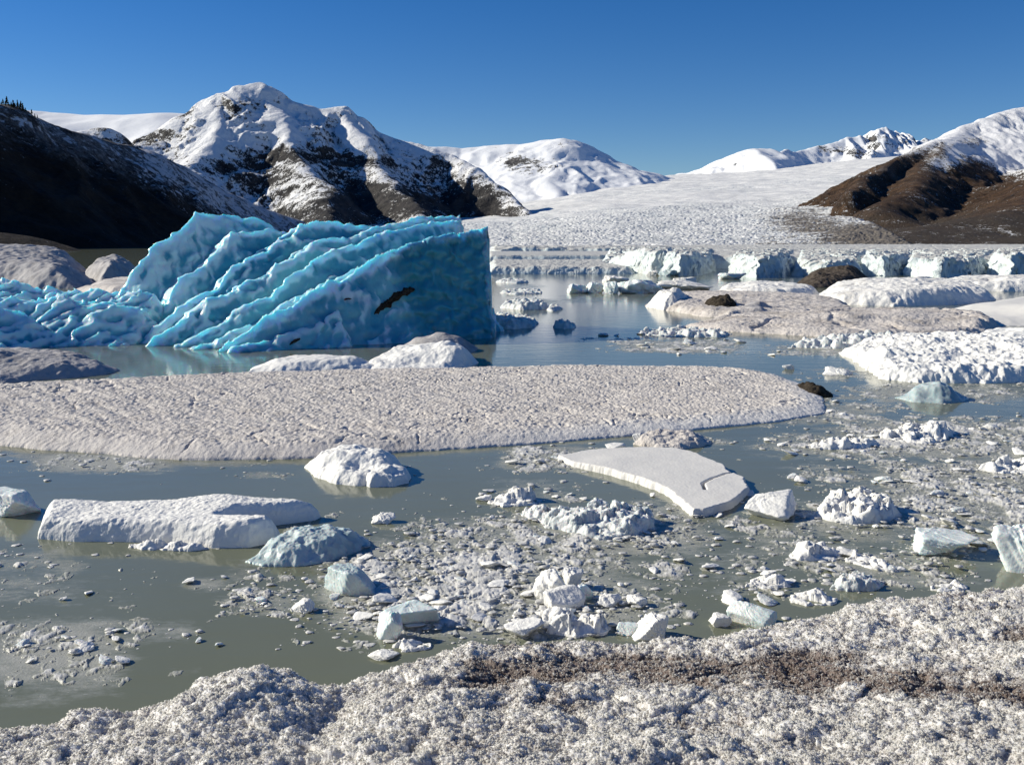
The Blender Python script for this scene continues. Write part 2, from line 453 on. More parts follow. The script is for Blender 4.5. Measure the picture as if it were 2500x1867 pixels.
# round snow dome beyond the glacier
def r_dome(X, Y, Z, s, R):
    return -0.35 + 0.3 * fbm(X / 90, Y / 90, 4, 8) + blobs(X, Y, Z, [(1300, 400, 75, 32, .75), (1370, 350, 45, 9, .55), (1240, 395, 40, 18, .5), (1500, 440, 60, 18, .3)])
ridge_terrain('mountain', -700, 900, 3300, 5200, 7, 10, [
    ([(1000, 352, 4700), (1090, 358, 4700), (1140, 361, 4700), (1190, 353, 4700), (1270, 353, 4650), (1330, 341, 4600), (1370, 338, 4550), (1405, 346, 4560), (1425, 364, 4600), (1480, 387, 4700), (1540, 414, 4800), (1620, 431, 4900)], 0.5, 1500),
    ([(1395, 342, 4550), (1385, 390, 4300), (1345, 430, 4050), (1345, 470, 3850)], 0.62, 900),
], 30, 260, M['farmount'], r_dome, seed=23, o=5, rnd_=0.12)

# far right snow ridges with the fluted peak
def r_far(X, Y, Z, s, R):
    return -0.3 + 0.35 * ss(0.9, 1.6, s) + 0.25 * fbm(X / 120, Y / 120 + Z / 50, 5, 9) + blobs(X, Y, Z, [
        (1780, 405, 70, 12, .35), (2030, 365, 60, 12, .75), (2090, 380, 40, 16, .7), (2130, 345, 25, 22, .5), (2200, 350, 60, 25, .5), (2270, 345, 25, 10, .6), (1840, 365, 30, 8, .4), (2420, 340, 60, 14, .4)])
ridge_terrain('mountain', 900, 4300, 4700, 8000, 9, 13, [
    ([(1580, 440, 6400), (1640, 430, 6300), (1700, 411, 6200), (1760, 386, 6100), (1800, 374, 6050), (1832, 358, 6000), (1862, 364, 6050), (1885, 372, 6200), (1905, 363, 6400), (1935, 368, 6500), (1970, 364, 6600), (2030, 350, 6700), (2085, 335, 6800), (2130, 324, 6900), (2160, 304, 6950), (2200, 318, 7000), (2235, 331, 7050), (2252, 342, 7050), (2272, 334, 7100), (2295, 341, 7100), (2330, 352, 7150), (2500, 350, 7200)], 0.62, 1400),
    ([(2160, 304, 6950), (2150, 345, 6600), (2130, 385, 6200)], 1.0, 700),
    ([(2198, 318, 7000), (2192, 365, 6750)], 1.3, 700), ([(2233, 331, 7050), (2228, 372, 6800)], 1.3, 700), ([(2160, 304, 6950), (2172, 352, 6700)], 1.4, 700),
    ([(1832, 358, 6000), (1870, 390, 5700), (1890, 420, 5450)], 0.6, 900),
    ([(2085, 335, 6800), (2100, 380, 6350)], 0.9, 700),
    ([(2330, 352, 7150), (2230, 380, 6400), (2150, 415, 5700)], 0.35, 2500),
], 85, 300, M['farmount'], r_far, seed=31, o=7, rnd_=0.03,
    mod=lambda X, Y, Z: 75 * (ridged(X / 95, Y / 700, 2, 5) - .85) * np.clip(blobs(X, Y, Z, [(2185, 340, 75, 30, 1.3)]), 0, 1))

# brown hill on the right with its snowy top
def r_brown(X, Y, Z, s, R):
    px, py = proj(X, Y, Z)
    line = np.interp(px, [1990, 2200, 2300, 2330, 2400, 2450, 2600], [300, 372, 352, 380, 385, 420, 430])
    r = ss(-25, 30, py - line) * 1.0 - 0.1 + 0.4 * fbm(X / 60, Y / 60, 5, 4)
    r = r + blobs(X, Y, Z, [(2380, 345, 45, 12, .5), (2300, 395, 45, 22, -.7), (2450, 370, 50, 30, -.3)])
    return {'rock': r, 'dust': 0.25 * fbm(X / 80, Y / 80, 4, 2) + 0.15 * ss(500, 380, py)}
ridge_terrain('hill', 190, 1500, 430, 2300, 2.2, 4.0, [
    ([(2700, 235, 2000), (2500, 262, 1980), (2450, 269, 1960), (2400, 287, 1920), (2350, 311, 1880), (2325, 328, 1820), (2285, 342, 1750)], 0.60, 900),
    ([(2285, 342, 1750), (2230, 366, 1650), (2182, 386, 1560)], 0.95, 1200),
    ([(2182, 386, 1560), (2130, 421, 1440), (2085, 456, 1350), (2062, 466, 1310)], 1.5, 1500),
    ([(2800, 300, 1800), (2640, 390, 1450), (2540, 470, 1150), (2440, 540, 900), (2330, 580, 720)], 0.36, 900),
    ([(2300, 347, 1745), (2235, 425, 1450), (2165, 515, 1120)], 0.62, 900),
    ([(2900, 460, 950), (2600, 495, 930), (2400, 525, 880), (2280, 553, 820), (2170, 586, 660)], 0.22, 600),
], 11, 70, M['hill_brown'], r_brown, seed=41,
    floor=lambda X, Y: (Y - 490) * 0.032 - 0.5 * np.clip(np.interp(Y, [480, 620, 900, 1300, 1800], [2225, 2190, 2120, 2040, 2000]) * Y / FP - 1250 * Y / FP - X, 0, 200) + 3 * fbm(X / 40, Y / 60, 4, 3))

# dark shaded hill on the left
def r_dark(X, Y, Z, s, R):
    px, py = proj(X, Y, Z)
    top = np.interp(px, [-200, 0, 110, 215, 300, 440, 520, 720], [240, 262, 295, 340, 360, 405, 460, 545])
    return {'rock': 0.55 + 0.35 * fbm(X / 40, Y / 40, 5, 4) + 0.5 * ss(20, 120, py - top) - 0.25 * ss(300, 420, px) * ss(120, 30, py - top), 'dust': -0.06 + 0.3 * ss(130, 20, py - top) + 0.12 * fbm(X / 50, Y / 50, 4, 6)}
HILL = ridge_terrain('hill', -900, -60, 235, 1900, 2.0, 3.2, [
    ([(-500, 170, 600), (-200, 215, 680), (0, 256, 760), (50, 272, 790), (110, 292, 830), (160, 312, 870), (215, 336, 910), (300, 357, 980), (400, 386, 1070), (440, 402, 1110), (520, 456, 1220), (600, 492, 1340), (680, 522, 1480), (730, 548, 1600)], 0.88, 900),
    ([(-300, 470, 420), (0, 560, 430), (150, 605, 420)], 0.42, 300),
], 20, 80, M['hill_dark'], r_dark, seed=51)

# glacier tongue: cracked lower reach, smooth upper snow
def glacier():
    U = np.arange(840, 2560, 2.2)
    D = np.exp(np.linspace(math.log(420), math.log(6200), 560))
    PX, DD = np.meshgrid(U, D)
    py = np.interp(np.log(DD), np.log([420, 520, 700, 1000, 1500, 2200, 3000, 4000, 5200, 6200]),
                   [604, 597, 582, 556, 525, 494, 466, 447, 432, 427])
    top = np.interp(PX, [900, 1250, 1400, 1500, 1640, 1800, 1950, 2100, 2300], [505, 482, 454, 440, 428, 418, 404, 394, 380])
    py = 604 + (py - 604) * (604 - top) / (604 - 427)
    py = py + 3 * ((PX - 1640) / 500) ** 2 * ss(600, 2000, DD) - 10 * ss(1900, 2200, PX) * ss(500, 900, DD)
    X, Y, Z = at(PX, py, DD)
    Z = Z - 45 * ss(0, 120, PX - np.interp(DD, [420, 620, 900, 1300, 1800, 2200], [2240, 2200, 2130, 2050, 2010, 2200])) * ss(2300, 1900, DD)
    Z = Z + fbm(X / 180, Y / 260, 4, 77) * 9 * ss(500, 1600, DD)
    zone = (1 - ss(1500, 2600, DD)) * 0.9 + 0.5 * np.exp(-((np.log(DD) - math.log(3100)) / 0.12) ** 2)
    wx = fbm(X / 40, Y / 40, 3, 5) * 14; wy = fbm(X / 40 + 9, Y / 40, 3, 6) * 14
    sc = 4.5 + DD * 0.0045
    s0 = 4.2
    f1, f2, cid = vor((X + wx) / s0 / 1.5, (Y + wy) / s0 / 1.0, 3)
    g1, g2, cid2 = vor((X + wx) / 9, (Y + wy) / 8, 13)
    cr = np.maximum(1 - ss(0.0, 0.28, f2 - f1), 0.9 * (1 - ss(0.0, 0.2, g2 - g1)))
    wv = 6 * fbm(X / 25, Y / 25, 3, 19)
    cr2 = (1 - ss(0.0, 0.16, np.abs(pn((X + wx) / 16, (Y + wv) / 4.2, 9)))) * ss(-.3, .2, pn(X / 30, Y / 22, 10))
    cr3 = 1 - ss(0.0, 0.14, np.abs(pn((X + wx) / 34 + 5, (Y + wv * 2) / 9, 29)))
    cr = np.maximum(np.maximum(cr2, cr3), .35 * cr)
    gate = ss(-0.25, 0.25, fbm(X / 70, Y / 90, 3, 15) + zone - 0.35)
    amp = zone * gate
    Z = Z + amp * (-2.6 * cr + 0.25 * (cid - .5) + 0.4 * (cid2 - .5)) + amp * 0.7 * fbm(X / 9, Y / 5, 3, 8)
    px, p_y = PX, py
    dirt = 1.3 * np.exp(-((px - 2140) / 110) ** 2 - ((p_y - 575) / 28) ** 2) + 0.95 * np.exp(-((px - 1960) / 100) ** 2 - ((p_y - 540) / 38) ** 2) \
        + 0.45 * np.exp(-((px - 1870) / 60) ** 2 - ((p_y - 590) / 12) ** 2) + 0.25 * np.exp(-((px - 2020) / 110) ** 2 - ((p_y - 590) / 14) ** 2) + 0.02 + .5 * ss(2040, 2160, px) * ss(535, 560, p_y)
    dirt = dirt + 0.8 * fbm((X + wx) / 60, (Y + wy) / 14, 4, 44) * ss(1750, 1900, px) * ss(480, 540, p_y)
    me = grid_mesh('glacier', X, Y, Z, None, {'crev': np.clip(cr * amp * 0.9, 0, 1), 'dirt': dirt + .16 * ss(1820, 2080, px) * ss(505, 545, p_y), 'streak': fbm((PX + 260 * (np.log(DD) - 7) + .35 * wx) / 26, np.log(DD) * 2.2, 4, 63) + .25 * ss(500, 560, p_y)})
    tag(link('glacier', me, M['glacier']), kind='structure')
glacier()

# ------------------------------------------------------------------ where slush and brash lie (photo points on the water)
DENS = [  # x, y, rx, ry, k
    (1050, 1440, 260, 110, 1.0), (1000, 1370, 220, 60, .7), (1250, 1350, 300, 90, .75), (1500, 1300, 260, 60, .65), (1300, 1500, 330, 60, .8), (1650, 1400, 200, 60, .45),
    (1350, 1120, 130, 30, .8), (1300, 1200, 120, 35, .5), (1600, 1270, 140, 50, .7), (2000, 1010, 180, 30, .75), (2300, 1070, 300, 50, .9), (2050, 1080, 200, 30, .7),
    (2350, 1200, 260, 80, .9), (2100, 1270, 260, 60, .65), (1900, 1350, 200, 60, .5), (2200, 1380, 230, 60, .6), (2400, 1300, 150, 60, .6), (1850, 1440, 150, 30, .55),
    (2150, 1160, 220, 40, .55), (2300, 960, 260, 25, .7), (1780, 930, 120, 12, .3), (2080, 915, 130, 18, .5),
    (1650, 845, 160, 18, .75), (1500, 812, 110, 10, .3), (1450, 830, 60, 6, .4), (1850, 1020, 70, 14, .3), (1700, 1080, 90, 14, .6), (1480, 1110, 60, 12, .4),
    (230, 1130, 170, 22, .8), (60, 1115, 120, 14, .5), (560, 1130, 120, 12, .4), (650, 1160, 80, 10, .5), (80, 1410, 140, 70, .55), (250, 1430, 120, 40, .3), (120, 1590, 210, 90, .75), (380, 1540, 110, 35, .6),
    (60, 1670, 160, 50, .5), (430, 1640, 60, 20, .35), (280, 1450, 40, 60, .3), (500, 1430, 70, 20, .6), (600, 1400, 60, 40, .45), (650, 1470, 110, 40, .6), (430, 1325, 110, 14, .7), (880, 1550, 60, 25, .5),
    (1310, 740, 60, 12, .6), (1280, 700, 60, 6, .5), (1460, 730, 100, 10, .5), (1700, 690, 120, 8, .4), (1300, 675, 120, 5, .4), (1950, 800, 180, 10, .5), (2000, 855, 140, 14, .6),
]
def dens(px, py, solid=True):
    s = np.zeros(np.shape(px))
    for (cx, cy, ax, ay, k) in DENS:
        if solid and cx < 570 and cy > 1100: k = k * .62
        if cx > 1580 and cy > 900: k = k * .88
        s = np.maximum(s, k * np.exp(-((px - cx) / ax) ** 4 * .7 - ((py - cy) / ay) ** 4 * .7)) + 0.08 * k * np.exp(-((px - cx) / ax / 1.5) ** 2 - ((py - cy) / ay / 1.5) ** 2)
    return np.clip(s, 0, 1.2)

# ------------------------------------------------------------------ water
def water():
    U = np.concatenate([np.linspace(-30000, -400, 8), np.arange(-300, 2800, 8), np.linspace(2900, 33000, 8)])
    Dd = np.concatenate([[2.0, 4], np.exp(np.linspace(math.log(5), math.log(160), 330)), [220, 300, 420, 700, 1200, 2500, 6000, 15000, 40000]])
    A, D = np.meshgrid((U - 1250) / FP, Dd)
    X = A * D; Y = D
    px, py = proj(X, Y)
    s = dens(px, py, False)
    s = s + 0.2 * ss(-0.1, 0.5, fbm(X / 3, Y / 4.5, 4, 3)) * (px > 0)
    me = grid_mesh('water', X, Y, np.zeros_like(X), None, {'slush': np.where(Y < 165, s, 0)})
    tag(link('water', me, M['water'], smooth=False), kind='structure')
water()

# ------------------------------------------------------------------ heightfield floes
def hf_noise(X, Y, layers, seed):
    z = np.zeros(X.shape)
    for kind, sc, amp in layers:
        if kind == 'fbm': z = z + amp * fbm(X / sc, Y / sc, 4, seed)
        elif kind == 'ridge': z = z + amp * (ridged(X / sc, Y / sc, 4, seed + 5) - .75)
        elif kind == 'lump':
            f1, f2, c = vor(X / sc + .3 * fbm(X / sc, Y / sc, 2, seed + 1), Y / sc, seed + 9)
            z = z + amp * (0.6 - f1 + 0.9 * (c - .5))
        elif kind == 'plate': z = z + amp * plate(X / sc + .15 * fbm(X / sc * 2, Y / sc * 2, 3, seed + 6), Y / sc, seed + 39)
        elif kind == 'scal':
            f1, f2, c = vor(X / sc, Y / sc, seed + 19); z = z + amp * (f1 - .4)
        elif kind == 'crack':
            f1, f2, c = vor(X / sc + .5 * fbm(X / sc, Y / sc, 3, seed + 2), Y / sc, seed + 29); z = z - amp * (1 - ss(0, .12, f2 - f1))
    return z
def floe(name, label, cat, poly, ctrl, mat, edge=0.3, p=2.5, layers=(), warp=0.12, wsc=0.6, res=None, seed=1, group=None, extra=None, kind=None, parent=None, power=2.5, world=False, push=0.0, psc=1.0):
    """floating ice: outline on the water in photo points, tops as (x, waterline y, top y)"""
    if world: P = list(poly)
    else: P = [tuple(float(v) for v in gnd(*q)) for q in poly]
    xs = [q[0] for q in P]; ys = [q[1] for q in P]
    d = max(min(ys), 1)
    if res is None: res = max(d / 983.0 * 1.25, 0.008)
    m_ = edge + warp + 3 * res
    x0, x1, y0, y1 = min(xs) - m_, max(xs) + m_, min(ys) - m_, max(ys) + m_
    ry = res * (1.0 if (y1 - y0) / res < 500 else 1.8)
    while (x1 - x0) / res * (y1 - y0) / ry > 720000: res *= 1.15; ry *= 1.15
    X, Y = np.meshgrid(np.arange(x0, x1, res), np.arange(y0, y1, ry))
    wx = warp * fbm(X / wsc, Y / wsc, 4, seed + 3); wy = warp * fbm(X / wsc + 5, Y / wsc + 8, 4, seed + 4)
    w2 = wsc * .22
    dd = sdf(X + wx + .3 * warp * fbm(X / w2, Y / w2, 3, seed + 7), Y + wy + .3 * warp * fbm(X / w2, Y / w2, 3, seed + 8), P)
    num = 0; den = 0
    for (px, pb, ptop) in ctrl:
        cx, cy = gnd(px, pb)
        hz = zfor(cy, ptop)
        wgt = 1.0 / (((X - cx) ** 2 + (Y - cy) ** 2) ** (power / 2) + (0.02 * (x1 - x0)) ** power)
        num = num + wgt * hz; den = den + wgt
    top = num / den
    t = np.clip(dd / edge, 0, 1)
    prof = 1 - (1 - t) ** p
    Z = top * prof + hf_noise(X, Y, layers, seed) * (0.25 + 0.75 * prof) * ss(-0.2 * edge, 0.5 * edge, dd) + 0.02 * (dd > 0)
    if extra is not None: Z = extra(X, Y, Z, dd)
    Z = np.where(dd < 0, np.minimum(Z, -0.02) + np.maximum(dd * 2.5, -0.35), Z)
    if push:
        q = Z * 1.3 / psc
        X, Y = X + push * fbm(X / psc + q, Y / psc - q * .7, 4, seed + 11) * ss(-.3, .5, Z), Y + push * fbm(X / psc - q, Y / psc + q * .8, 4, seed + 12) * ss(-.3, .5, Z)
    c = (float(np.mean(xs)), float(np.mean(ys)), 0.0)
    me = grid_mesh(name, X, Y, Z, dd > -0.10 - 2 * res, {'edge': dd}, c)
    o = link(name, me, mat, parent)
    o.location = c
    return tag(o, label, cat, group, kind)
def oval(x0, x1, yb, yt_back, n=18, seed=0, j=0.12):
    """outline on the water seen between x0..x1 and from front waterline yb to back waterline yt_back"""
    (ax, ay), (bx, by) = gnd(x0, (yb + yt_back) / 2), gnd(x1, (yb + yt_back) / 2)
    _, yf = gnd(0, yb); _, yk = gnd(0, yt_back)
    cx, cy, rx, ry = (ax + bx) / 2, (yf + yk) / 2, (bx - ax) / 2, abs(yk - yf) / 2
    r = random.Random(seed)
    out = []
    for i in range(n):
        a = 2 * math.pi * i / n
        k = 1 + r.uniform(-j, j)
        ca, sa = math.cos(a), math.sin(a)
        e = 0.75
        out.append((cx + rx * k * math.copysign(abs(ca) ** e, ca), cy + ry * k * math.copysign(abs(sa) ** e, sa)))
    return [tuple(float(v) for v in q) for q in out]

# ------------------------------------------------------------------ the blue iceberg
def iceberg():
    dx, dy = 0.79, 0.613
    nx, ny = 0.613, -0.79
    P0 = np.array([-11.0, 41.0])   # foot of the front ridge
    RG = [  # offset behind the front blade, crest in photo points, front slope, back slope
        (-0.9, [(575, 850), (640, 838), (720, 820), (790, 790), (830, 755)], 1.6, 0.5),
        (0.0, [(540, 846), (600, 807), (647, 780), (701, 749), (755, 715), (802, 690), (850, 672), (875, 657), (907, 639), (947, 614), (990, 596), (1034, 583), (1088, 567), (1124, 567), (1164, 558), (1189, 549)], 2.6, 1.7),
        (1.3, [(470, 846), (517, 838), (615, 795), (651, 770), (723, 726), (796, 688), (835, 668), (870, 658)], 2.2, 0.4),
        (2.5, [(420, 846), (445, 836), (506, 806), (579, 755), (651, 722), (700, 688), (745, 650), (781, 628), (889, 585), (962, 561), (998, 552), (1060, 540), (1121, 534)], 2.3, 0.8),
        (3.8, [(362, 842), (427, 791), (506, 733), (579, 697), (633, 675), (687, 639), (755, 596), (803, 581), (853, 576), (925, 552), (1016, 531), (1066, 525), (1121, 523)], 2.0, 0.5),
        (5.1, [(380, 800), (423, 766), (488, 719), (524, 704), (564, 657), (608, 632), (669, 592), (705, 574), (716, 560), (737, 545), (792, 547), (813, 547), (839, 554), (886, 552), (922, 553)], 1.9, 0.5),
        (6.7, [(388, 790), (401, 751), (427, 697), (448, 675), (499, 643), (532, 610), (564, 561), (610, 566), (665, 560), (705, 567)], 2.3, 0.4),
        (9.2, [(300, 700), (318, 675), (347, 632), (373, 599), (416, 570), (470, 534), (477, 518), (506, 520), (579, 527), (629, 529), (651, 538), (665, 552)], 2.3, 0.9),
        (46.8, [(-160, 690), (0, 683), (16, 677), (47, 688), (90, 701), (145, 704), (174, 701), (203, 706), (242, 715), (300, 705), (380, 715)], 0.85, 0.8),
        (43.6, [(-160, 735), (-60, 745), (40, 770), (90, 790), (125, 815), (150, 845)], 0.9, 0.4),
        (45.2, [(-160, 715), (-20, 722), (80, 735), (150, 722), (200, 735), (270, 738), (340, 765), (380, 800), (410, 840)], 1.15, 0.5),
    ]
    res = 0.055
    X, Y = np.meshgrid(np.arange(-33, 2.4, res), np.arange(38.5, 62, res * 1.1))
    s = (X - P0[0]) * dx + (Y - P0[1]) * dy
    q = (X - P0[0]) * nx + (Y - P0[1]) * ny
    s = s + 0.25 * fbm(X / 1.3, Y / 1.3, 3, 7)
    qw = q + 0.24 * fbm(s / 3.6, q / 2.6, 3, 9) + 0.07 * fbm(s / 0.6, q / 0.6, 3, 10)
    Z = np.full(X.shape, -9.0)
    win = np.zeros(X.shape)
    for k, (off, pts, fs, bs) in enumerate(RG):
        arm = k >= 8                       # the low left arm runs across, not away
        ox, oy = (0.0, off) if arm else (P0[0] - nx * off, P0[1] - ny * off)
        ddx, ddy = (1.0, 0.06) if arm else (dx, dy)
        a = np.array(pts, float)
        rx, ry, rz = ray(a[:, 0], a[:, 1]); mm = rx / ry
        sv = (mm * oy - ox) / (ddx - mm * ddy)
        yv = oy + sv * ddy
        zv = CH + rz / ry * yv
        order = np.argsort(sv)
        sv, zv = sv[order], zv[order]
        sk = X + 0.2 * fbm(X / 1.3, Y / 1.3, 3, 7) if arm else s
        cz = np.interp(sk, sv, zv)
        cz = cz - np.maximum(sv[0] - sk, 0) * 1.0 - np.maximum(sk - sv[-1] + (0.62 * np.maximum(q + off, 0) + .25 * fbm(q / .7, s / .7, 3, 77) if k == 1 else 0), 0) * (24.0 if k in (1, 3, 4) else 2.2)
        cz = cz + (0.13 * ridged(s / 0.9, s * 0 + k * 3.3, 3, 40 + k) - 0.08)
        qq = (off + 0.06 * X - Y + .5 * fbm(X / 2.2, Y / 2.2, 3, 9)) if arm else qw + off
        zk = cz - np.where(qq > 0, fs * qq - 0.35 * fs * qq * qq / (qq + 2.0), -bs * qq)
        win = np.where(zk > Z, k, win)
        Z = np.maximum(Z, zk)
    # scallops melted by the water
    f1, f2, c = vor(s / 1.35 + .4 * fbm(s, q, 3, 2), q / 0.36, 5)
    g1, g2, c2 = vor(s / 0.42, q / 0.30 + .3 * fbm(s, q, 2, 4), 6)
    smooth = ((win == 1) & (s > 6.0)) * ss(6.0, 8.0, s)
    sm2 = ((win == 7) | (win == 6)) * 0.6
    k = (1 - np.clip(smooth * 0.9 + sm2, 0, .92)) * (1 - .55 * ss(5.5, 10.5, s))
    Z = Z + k * (0.46 * (f1 - .45) + 0.16 * (g1 - .4)) + 0.05 * fbm(X / .5, Y / .5, 4, 21)
    Z = np.maximum(Z, -0.9)
    def box(a, r):
        for ax in (0, 1):
            c_ = np.cumsum(np.pad(a, [(r + 1, r) if i == ax else (0, 0) for i in (0, 1)], mode='edge'), axis=ax)
            n_ = a.shape[ax]
            a = (np.take(c_, np.arange(2 * r + 1, 2 * r + 1 + n_), ax) - np.take(c_, np.arange(0, n_), ax)) / (2 * r + 1)
        return a
    frost = np.clip(0.75 * (Z - box(Z, 4)) / .12 + 0.3 * (Z - box(Z, 14)) / .5, -1, 1.4) + 0.6 * ss(-11.5, -16, X)  # convex rims paler: weathered crust plus painted glow of thin ice
    frost = frost * (1 - .7 * smooth) - .12 * smooth
    # push sideways so faces are not pure height
    h1 = fbm(X / .9 + Z, Y / .9 + 1.7 * Z, 3, 31); h2 = fbm(X / .9 - Z, Y / .9 + 1.3 * Z + 7, 3, 32)
    above = ss(-.5, .3, Z)
    X2 = X + 0.24 * h1 * above; Y2 = Y + (0.18 + .3 * smooth) * h2 * above
    me = grid_mesh('body', X2, Y2, Z, Z > -0.85, {'frost': frost, 'clear': ss(0, 1, smooth)})  # clear masks the smooth wall whose shade is painted into the colour
    root = bpy.data.objects.new('iceberg', None)
    COL.objects.link(root)
    root.location = (-10, 46, 0)
    tag(root, 'large bright blue iceberg with slanting sharp ridges and scalloped faces', 'iceberg')
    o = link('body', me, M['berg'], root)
    o.matrix_parent_inverse = root.matrix_basis.inverted()
    V = np.empty(len(me.vertices) * 3, np.float32); me.vertices.foreach_get('co', V); V = V.reshape(-1, 3)
    Fp = np.empty(len(me.loops), np.int32); me.loops.foreach_get('vertex_index', Fp); Fp = Fp.reshape(-1, 4)
    bv = BVHTree.FromPolygons(V.tolist(), Fp.tolist())
    def patch(name, line, hw, thick, nu, nv, seed):
        PX = np.zeros((nv, nu)); PY = PX.copy(); out = np.zeros((nv, nu, 3))
        for j in range(nv):
            for i in range(nu):
                u = i / (nu - 1); v = j / (nv - 1) * 2 - 1
                cx = np.interp(u, np.linspace(0, 1, len(line)), [a[0] for a in line]); cy = np.interp(u, np.linspace(0, 1, len(line)), [a[1] for a in line])
                wdt = hw * (4 * u * (1 - u)) ** .4 * (0.75 + 1.1 * float(fbm(np.array([u * 7.]), np.array([np.sign(v) * 2.]), 4, seed)[0]))
                r_ = ray(cx + v * wdt * .35, cy + v * wdt)
                dr = Vector((float(r_[0]), float(r_[1]), float(r_[2]))).normalized()
                hit = bv.ray_cast(Vector((0, 0, CH)), dr)
                loc, nor = hit[0], hit[1]
                if loc is None: return None
                prof = max(0, 1 - v * v) * (4 * u * (1 - u)) ** .4
                th = thick * prof * (0.7 + 0.9 * float(fbm(np.array([u * 9.]), np.array([v * 3.]), 3, seed + 5)[0])) - 0.05 * (1 - prof)
                out[j, i] = loc + nor * th
        me2 = grid_mesh(name, out[..., 0], out[..., 1], out[..., 2])
        o2 = link(name, me2, M['rock'], root)
        o2.matrix_parent_inverse = root.matrix_basis.inverted()
        return o2
    patch('dirt_band', [(912, 768), (935, 748), (965, 725), (990, 712), (1014, 706)], 14, 0.22, 70, 16, 3)
    patch('dirt_band', [(838, 732), (848, 729), (860, 730)], 4, 0.06, 16, 6, 8)
    patch('dirt_band', [(705, 842), (720, 832), (735, 826)], 7, 0.08, 16, 8, 12)
iceberg()

# ------------------------------------------------------------------ foreground bank of crystal ice
EDGE = [(-2600, 1850), (-400, 1800), (0, 1772), (120, 1765), (200, 1737), (300, 1742), (400, 1720), (500, 1662), (570, 1638), (640, 1628), (700, 1642), (770, 1660), (860, 1655), (960, 1632), (1060, 1590), (1150, 1570), (1250, 1560), (1400, 1562), (1550, 1560), (1700, 1552), (1790, 1532), (1900, 1508), (2050, 1482), (2150, 1462), (2280, 1446), (2400, 1438), (2500, 1432), (2900, 1420), (5200, 1400)]
ZE = 1.6
def bank_height(X, Y):
    ex, ey = gnd([e[0] for e in EDGE], [e[1] for e in EDGE], ZE)
    s = np.interp(X, ex, ey) - Y
    s = s + 0.10 * fbm(X / .5, Y / .5, 4, 2)
    z = np.where(s > 0, ZE + 0.13 * s, ZE - 0.9 * -s - 1.3 * s * s)
    z = z - 0.05 * np.exp(-np.maximum(s, 0) / .12)
    z = z + 0.10 * fbm(X / 1.1, Y / 1.1, 3, 5) * ss(0, .8, s)
    # mound on the left, trough of dirt across the right
    mx, my = gnd(600, 1690, 1.75)
    z = z + 0.13 * np.exp(-((X - mx) / .38) ** 2 - ((Y - my) / .45) ** 2)
    mx, my = gnd(790, 1735, 1.75)
    z = z - 0.10 * np.exp(-((X - mx) / .2) ** 2 - ((Y - my) / .4) ** 2)
    px, py = proj(X, Y, z)
    line = np.interp(px, [1000, 1200, 1500, 1800, 2100, 2300, 2500], [1650, 1632, 1622, 1640, 1650, 1665, 1690])
    tr = np.exp(-((py - line) / 42) ** 2) * ss(1030, 1200, px) * (0.75 + .25 * ss(-.2, .3, fbm(X / .8, Y / .8, 3, 71)))
    z = z - 0.05 * tr
    l1, _, c1 = vor(X / .16 + .4 * fbm(X / .2, Y / .2, 3, 3), Y / .12 + .3 * fbm(X / .2, Y / .2, 3, 4), 4)
    l2, _, c2 = vor(X / .06, Y / .05, 14)
    l0, _, c0 = vor(X / .42 + .5 * fbm(X / .4, Y / .4, 3, 23), Y / .30 + .4 * fbm(X / .4, Y / .4, 3, 24), 24)
    lump = 0.050 * (.55 - l0 + .8 * (c0 - .5)) + 0.026 * (.6 - l1 + .9 * (c1 - .5)) + 0.014 * (.6 - l2 + .8 * (c2 - .5))
    z = z + lump + 0.02 * fbm(X / .08, Y / .08, 4, 6) + 0.05 * fbm(X / .35, Y / .35, 4, 61)
    return z, s, tr, lump
